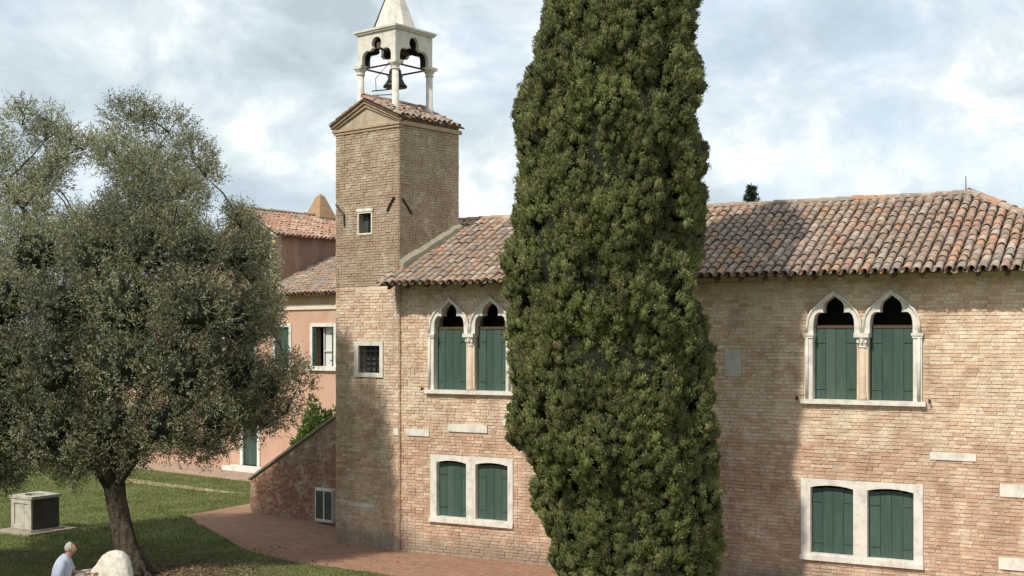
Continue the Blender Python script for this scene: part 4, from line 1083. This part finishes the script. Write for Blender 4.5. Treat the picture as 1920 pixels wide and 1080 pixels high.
# a second olive beyond the left edge throws the shade on the near lawn
ol2 = empty('olive_tree', (-15.6, 25.2, 0), R(140), label='olive tree left of the lawn beyond the white stone seat, mostly out of the picture', cat='tree')
link('foliage', me_ol, ol2); link('shade_core', me_core, ol2, kind='stuff'); link('trunk', me_tk, ol2); ol2.scale = (.8, .8, .75)

# bush behind the stair parapet, planting by the pink house
def bush(name, loc, rr, hh, n, mat, label, cat='bush', group=None):
    e_ = empty(name, loc, 0, label=label, cat=cat, group=group)
    d = unit(rng.normal(size=(n, 3))); d[:, 2] = np.abs(d[:, 2]); rad_ = .55+.5*rng.random(n)**.5
    lm_ = np.array([1+.25*mnoise.noise(Vector(v)*2.2) for v in d])
    P = d*(rad_*lm_)[:, None]*np.array([rr, rr, hh])
    V = kites(P, unit(d+rng.normal(size=(n, 3))*.7), .10+.06*rng.random(n), .05+.03*rng.random(n))
    link('foliage', quads_mesh('foliage', V, 4, mat), e_)
    st_ = MB()
    for k in range(6): st_.tube([(0,0,-.02), (random.uniform(-.4,.4)*rr, random.uniform(-.4,.4)*rr, hh*.7)], [.03,.01], 5)
    st_.build('stems', M['bark'], e_)
bp_ = FS.w(FS.lx(606, 2.4), 2.4)
bush('green_bush', (bp_.x-.15, bp_.y, 0), 1.0, 2.95, 12000, M['bush'], 'bright green leafy bush showing above the sloping stair wall beside the tower')
# small conifer top behind the museum ridge
cx_, cyy = (1409-960)/F*48, 48
con = empty('conifer_tree', (cx_, cyy, 0), 0, label='small dark conifer whose tip shows above the middle of the museum roof ridge', cat='tree')
MB().tube([(0,0,0),(0,0,6),(0,0,11.2)], [.25,.14,.012], 8).build('trunk', M['bark'], con)
Pq, Dq = [], []
for k in range(52):
    zz = 3+8.1*k/52; ln_ = (11.25-zz)*.26+.03
    for q in range(6):
        t = random.uniform(0, 6.28); nn = int(30+90*ln_)
        s_ = rng.random(nn)*ln_
        base = np.stack([np.cos(t)*s_, np.sin(t)*s_, zz+s_*.35+0*s_], 1)+rng.normal(size=(nn, 3))*.03
        Pq.append(base); Dq.append(unit(np.array([math.cos(t), math.sin(t), .5])+rng.normal(size=(nn, 3))*.6))
Pq = np.concatenate(Pq); Dq = np.concatenate(Dq)
link('foliage', quads_mesh('foliage', kites(Pq, Dq, .12+.08*rng.random(len(Pq)), .03+.02*rng.random(len(Pq))), 4, M['conifer']), con)
# hedge trees beyond the lawn, far left
for i, (bx, by, rr, hh, lab) in enumerate(((-27, 62, 3.6, 6.0, 'rounded dark tree at the far edge of the lawn, left of the pink house'), (-34, 66, 4.2, 7.0, 'wider dark tree at the far left edge of the lawn'), (-22.5, 68, 3.0, 5.0, 'low bushy tree behind the left end of the pink house'))):
    bush('background_tree', (bx, by, 0), rr, hh, 26000, M['bgleaf'], lab, 'tree')

# grass blades
n = 260000
gx = rng.uniform(-27, -1.5, n); gy = rng.uniform(25.5, 50, n)
tu = np.array([mnoise.noise(Vector((a*.8, b*.8, 0))) for a, b in zip(gx[:n], gy[:n])])
def inside(px, py, poly):
    ins = np.zeros(len(px), bool); j = len(poly)-1
    for i in range(len(poly)):
        xi, yi = poly[i]; xj, yj = poly[j]
        c__ = ((yi > py) != (yj > py)) & (px < (xj-xi)*(py-yi)/(yj-yi+1e-12)+xi); ins ^= c__; j = i
    return ins
wp = wobble(pp)
bad = inside(gx, gy, wp)
fpx = (gx-FP.o.x)*FP.x.x+(gy-FP.o.y)*FP.x.y; fpy = (gx-FP.o.x)*FP.y.x+(gy-FP.o.y)*FP.y.y
bad |= (fpy > -2.6) & (fpx > -20)
fsx = (gx-FS.o.x)*FS.x.x+(gy-FS.o.y)*FS.x.y; fsy = (gx-FS.o.x)*FS.y.x+(gy-FS.o.y)*FS.y.y
bad |= (fsx > -.1) & (fsy > -.1) & (fsy < 1.6)
near = np.hypot(gx+7.6, gy-27.4) < 1.0+rng.random(n)*2.4; bad |= near
bad |= (tu < -.3) & (rng.random(len(tu)) < .5)
gx, gy = gx[~bad], gy[~bad]; n = len(gx)
P = np.stack([gx, gy, np.zeros(n)], 1); D = unit(np.stack([rng.normal(size=n)*.35, rng.normal(size=n)*.35, np.ones(n)], 1))
hgt = .035+.05*rng.random(n); a_ = rng.random(n)*6.28; sd = np.stack([np.cos(a_), np.sin(a_), 0*a_], 1)*(.006+.006*rng.random(n))[:, None]
V = np.stack([P-sd, P+sd, P+D*hgt[:, None]], 1)
link('grass', quads_mesh('grass', V, 3, M['blade']), None, kind='stuff', label='short green lawn grass growing round the olive tree and the well', cat='grass')
# fallen leaves round the olive
n = 5000; a_ = rng.random(n)*6.28; q = np.abs(rng.normal(size=n))*2.1
P = np.stack([-7.6+q*np.cos(a_), 27.6+q*np.sin(a_)*.9, .012+.02*rng.random(n)], 1); D = unit(np.stack([rng.normal(size=n), rng.normal(size=n), .15*rng.normal(size=n)], 1))
M['litter'] = leaf_mat('dry_leaf', [(.20,.13,.07),(.14,.09,.05),(.28,.22,.13),(.10,.07,.04)], None)
link('fallen_leaves', quads_mesh('fallen_leaves', kites(P, D, .05+.04*rng.random(n), .02+.015*rng.random(n)), 4, M['litter']), None, kind='stuff', label='dry brown leaves scattered on the ground round the olive trunk', cat='leaves')

# ------------------------------------------------------------------ well
wc = G(60, 1002); FW = Frame(wc, -R(33)); WS, WH = .86, .88
well = empty('stone_well', FW.w(0, 0), FW.a, label='square pale stone wellhead with a round mouth on a slab in the lawn', cat='well')
wm = MB()
circ = [(-WS/2+.27*math.cos(2*math.pi*k/20), WS/2+.27*math.sin(2*math.pi*k/20)) for k in range(20)]
m = MB().plate([(-WS, 0), (0, 0), (0, WS), (-WS, WS)], [circ], 0, WH-.06)    # drawn flat, then stood up
m.v = [(x, z, .10+WH-.06-y) for x, y, z in m.v]; m.f = [f[::-1] for f in m.f]
wb_ = m.build('well_body', M['well'], well)
g = .05
rim = MB().plate([(-WS-g, -g), (g, -g), (g, WS+g), (-WS-g, WS+g)], [[(-WS/2+.30*math.cos(2*math.pi*k/20), WS/2+.30*math.sin(2*math.pi*k/20)) for k in range(20)]], 0, .075)
rim.v = [(x, z, .045+WH+.075-y) for x, y, z in rim.v]; rim.f = [f[::-1] for f in rim.f]
rim.build('rim', M['well'], well)
for (a0, a1) in (((-WS+.0, -.0)),):
    fr = MB().plate([(a0, .11), (a1, .11), (a1, WH+.03), (a0, WH+.03)], [[(a0+.13, .22), (a1-.13, .22), (a1-.13, WH-.08), (a0+.13, WH-.08)]], -.028, -.001)
    fr.build('carved_panel', M['well'], well)
fr = MB().plate([(0, .11), (WS, .11), (WS, WH+.03), (0, WH+.03)], [[(.13, .22), (WS-.13, .22), (WS-.13, WH-.08), (.13, WH-.08)]], -.028, -.001)
fr.v = [(-y, x, z) for x, y, z in fr.v]; 
MB().box(.002, .012, .02, WS-.02, .11, WH+.03).build('side_face', M['blackstone'], well)  # near-black stone on this face only; the others are pale
MB().box(-WS-.34, .34, -.34, WS+.34, -.02, .06).box(-WS-.10, .10, -.10, WS+.10, .061, .099).build('base_slab', M['slab'], well)

# ------------------------------------------------------------------ stone throne
TY = 21.9; thx = (209-960)/F*TY
thr = empty('stone_throne', (thx, TY, 0), R(-6), label='old white stone seat with a high rounded back at the foot of the olive tree', cat='stone seat')
def blob_plate(P, y0, y1, bev=.03):
    """slab with softened edge"""
    cx_ = sum(p[0] for p in P)/len(P); cz_ = sum(p[1] for p in P)/len(P); rings = []
    for y, s_ in ((y0, bev), (y0+bev, 0), (y1-bev, 0), (y1, bev)):
        rg = []
        for x, z in P:
            d = math.hypot(x-cx_, z-cz_); k = (d-s_)/d; w_ = mnoise.noise(Vector((x*3, y*3, z*3)))*.02
            rg.append((cx_+(x-cx_)*k+w_, y+w_, cz_+(z-cz_)*k+w_))
        rings.append(rg)
    n = len(P); m = MB(); vs = [v for r in rings for v in r]
    m.add(vs, [(j*n+i, j*n+(i+1) % n, (j+1)*n+(i+1) % n, (j+1)*n+i) for j in range(3) for i in range(n)]+[tuple(range(n))[::-1], tuple(3*n+i for i in range(n))])
    return m
back = [(-.62,0),(.36,0),(.36,.6),(.345,.9),(.32,1.12),(.285,1.28),(.23,1.40),(.13,1.485),(.02,1.515),(-.09,1.50),(-.18,1.44),(-.24,1.36),(-.29,1.28),(-.35,1.22),(-.44,1.18),(-.62,1.165)]
m = blob_plate(back, -.0, .22); m.build('backrest', M['throne'], thr, smooth=True)
blob_plate([(-.50,0),(.40,0),(.40,.46),(-.50,.46)], -.62, .02, .03).build('seat', M['throne'], thr, smooth=False)
for x0, x1, hz in ((-.63, -.47, 1.15), (.30, .44, .92)):
    mm = blob_plate([(-.60, 0), (.2, 0), (.2, hz), (-.05, hz-.01), (-.30, hz-.10), (-.52, hz-.22), (-.60, hz-.36)], x0, x1, .03)
    mm.v = [(y, x, z) for x, y, z in mm.v]; mm.f = [f[::-1] for f in mm.f]
    mm.build('armrest', M['throne'], thr)
MB().box(-.75, .55, -.8, .35, -.02, .05).build('plinth', M['slab'], thr)

# ------------------------------------------------------------------ person
PY = 21.7; pxx = (112-960)/F*PY
per = empty('person', (pxx, PY, 0), R(6), label='balding grey-haired man in a pale blue short-sleeved shirt looking down beside the white stone seat', cat='person')
def skin(name, chains, mat, parent, lvl=2):
    """chains: list of (list of (x,y,z,r), parent index or None) merged by shared tuples"""
    vs, es, rs, idx, roots = [], [], [], {}, []
    for ch_ in chains:
        prev = None
        for j, (x, y, z_, r) in enumerate(ch_):
            key = (round(x, 4), round(y, 4), round(z_, 4))
            if key not in idx:
                idx[key] = len(vs); vs.append((x, y, z_)); rs.append(r)
                if j == 0: roots.append(idx[key])
            if prev is not None: es.append((prev, idx[key]))
            prev = idx[key]
    me = bpy.data.meshes.new(name); me.from_pydata(vs, es, []); me.update()
    o = link(name, me, parent, mat)
    o.modifiers.new('skin', 'SKIN'); sk = me.skin_vertices[0].data if me.skin_vertices else None
    if sk is None:
        bpy.context.view_layer.objects.active = o; bpy.ops.mesh.customdata_skin_add(); sk = me.skin_vertices[0].data
    for i, r in enumerate(rs): sk[i].radius = r if isinstance(r, tuple) else (r, r); sk[i].use_root = i in roots
    o.modifiers['skin'].use_smooth_shade = True
    ss = o.modifiers.new('sub', 'SUBSURF'); ss.levels = lvl; ss.render_levels = lvl
    return o
pel = (0,0,.95,.135)
spine = [pel, (.02,0,1.08,.115), (.05,0,1.22,.115), (.08,0,1.36,.09), (.125,0,1.45,.058), (.155,0,1.50,.056), (.175,0,1.545,.075), (.185,0,1.60,.094), (.178,0,1.645,.088), (.170,0,1.685,.055)]
face = [(.185,0,1.60,.094), (.235,0,1.555,.048), (.262,0,1.535,.026)]
nose = [(.185,0,1.60,.094), (.272,0,1.588,.020), (.292,0,1.578,.012)]
arR = [(.08,0,1.36,.09), (.085,-.16,1.36,.055), (.075,-.205,1.33,.056), (.05,-.24,1.11,.043), (.12,-.245,.96,.036), (.18,-.23,.87,.026), (.205,-.225,.82,.034)]
arL = [(.08,0,1.36,.09), (.085,.16,1.36,.055), (.09,.205,1.32,.056), (.17,.25,1.14,.043), (.34,.22,1.13,.034), (.43,.19,1.14,.026), (.48,.17,1.14,.034)]
lgR = [pel, (0,-.10,.88,.105), (.01,-.11,.70,.082), (.02,-.115,.48,.062), (0,-.115,.30,.055), (-.03,-.115,.10,.040), (.03,-.12,.045,.040), (.13,-.13,.03,.032)]
lgL = [pel, (0,.10,.88,.105), (.04,.11,.70,.082), (.06,.115,.48,.062), (.05,.115,.30,.055), (.03,.115,.10,.040), (.09,.12,.045,.040), (.19,.13,.03,.032)]
def fingers(px_, py_, pz__, dx, dz, sy):
    out = []
    for k in range(4):
        oy = (-.026+.0175*k); ln_ = (.072,.08,.076,.06)[k]
        a = Vector((px_, py_+oy, pz__)); d = Vector((dx, 0, dz)).normalized(); cu = Vector((dz, 0, -dx))*(.25)
        out.append([(*a, .0105), (*(a+d*(.03+ln_*.4)), .0095), (*(a+d*(.03+ln_*.75)+cu*.03*sy), .0085), (*(a+d*(.03+ln_)+cu*.07*sy), .007)])
    a = Vector((px_, py_+.02*sy, pz__)); d = Vector((dx, .9*sy, dz)).normalized()
    out.append([(*(a-Vector((dx,0,dz)).normalized()*.02), .012), (*(a+d*.04), .0105), (*(a+d*.07+Vector((dx,0,dz)).normalized()*.02), .009)])
    return out
skin('body', [spine, face, nose, arR, arL, lgR, lgL]+fingers(.212,-.222,.80,.35,-.94,1)+fingers(.50,.165,1.14,1,-.05,-1), M['skin'], per)
g = .016
skin('shirt', [[(-.01,0,.90,.165), (.0,0,1.0,.168), (.02,0,1.10,.175), (.04,0,1.22,.185), (.065,0,1.34,.165), (.09,0,1.42,.120), (.115,0,1.465,.088), (.135,0,1.495,.070)],
               [(.06,-.10,1.375,.085), (.075,-.185,1.365,.090), (.070,-.228,1.29,.082), (.055,-.245,1.20,.078), (.052,-.248,1.15,.080)],
               [(.06,.10,1.375,.085), (.08,.185,1.365,.090), (.095,.228,1.29,.082), (.13,.245,1.20,.078), (.145,.248,1.17,.078)]], M['shirt'], per)
skin('trousers', [[(0,0,1.0,.158), (0,0,.93,.16), (0,0,.86,.15)], [(0,-.09,.90,.12), (.01,-.11,.70,.10), (.02,-.115,.48,.08), (0,-.115,.30,.075), (-.02,-.115,.09,.070)],
                  [(0,.09,.90,.12), (.04,.11,.70,.10), (.06,.115,.48,.08), (.05,.115,.30,.075), (.04,.115,.09,.070)]], M['trousers'], per)
for (x_, y_) in ((.03,-.12), (.09,.12)):
    skin('shoe', [[(x_-.07,y_,.045,.045), (x_,y_,.045,.048), (x_+.08,y_,.04,.045), (x_+.15,y_,.03,.032)]], M['shoe'], per)
# hair: fringe round the back and sides
hm = MB(); rows, cols = 10, 26
vs = []
for j in range(rows):
    ph = R(-34+13.4*j)
    for k in range(cols):
        t = R(62+236*k/(cols-1)) if j < 7 else R(50+260*k/(cols-1)); rr_ = .0985+.006*mnoise.noise(Vector((k*.9, j*.9, 0)))
        vs.append((.178+rr_*.98*math.cos(ph)*math.cos(t), rr_*.86*math.cos(ph)*math.sin(t), 1.615+rr_*1.04*math.sin(ph)))
hm.add(vs, [(j*cols+i, j*cols+i+1, (j+1)*cols+i+1, (j+1)*cols+i) for j in range(rows-1) for i in range(cols-1)])
ho = hm.build('hair', M['hair'], per, smooth=True); sd_ = ho.modifiers.new('thick', 'SOLIDIFY'); sd_.thickness = .012
for sy in (-1, 1):
    MB().lathe([(.004,-.03),(.014,-.02),(.016,.005),(.018,.025),(.004,.034)], 8, .175, sy*.094).build('ear', M['skin'], per, smooth=True)
    MB().lathe([(.001,-.011),(.008,-.007),(.011,0),(.008,.007),(.001,.011)], 8, .262, sy*.032).build('eye', M['whitepaint'], per, smooth=True)
for o in per.children:
    if o.name.startswith('ear'): o.location.z = 1.595
    if o.name.startswith('eye'): o.location.z = 1.605
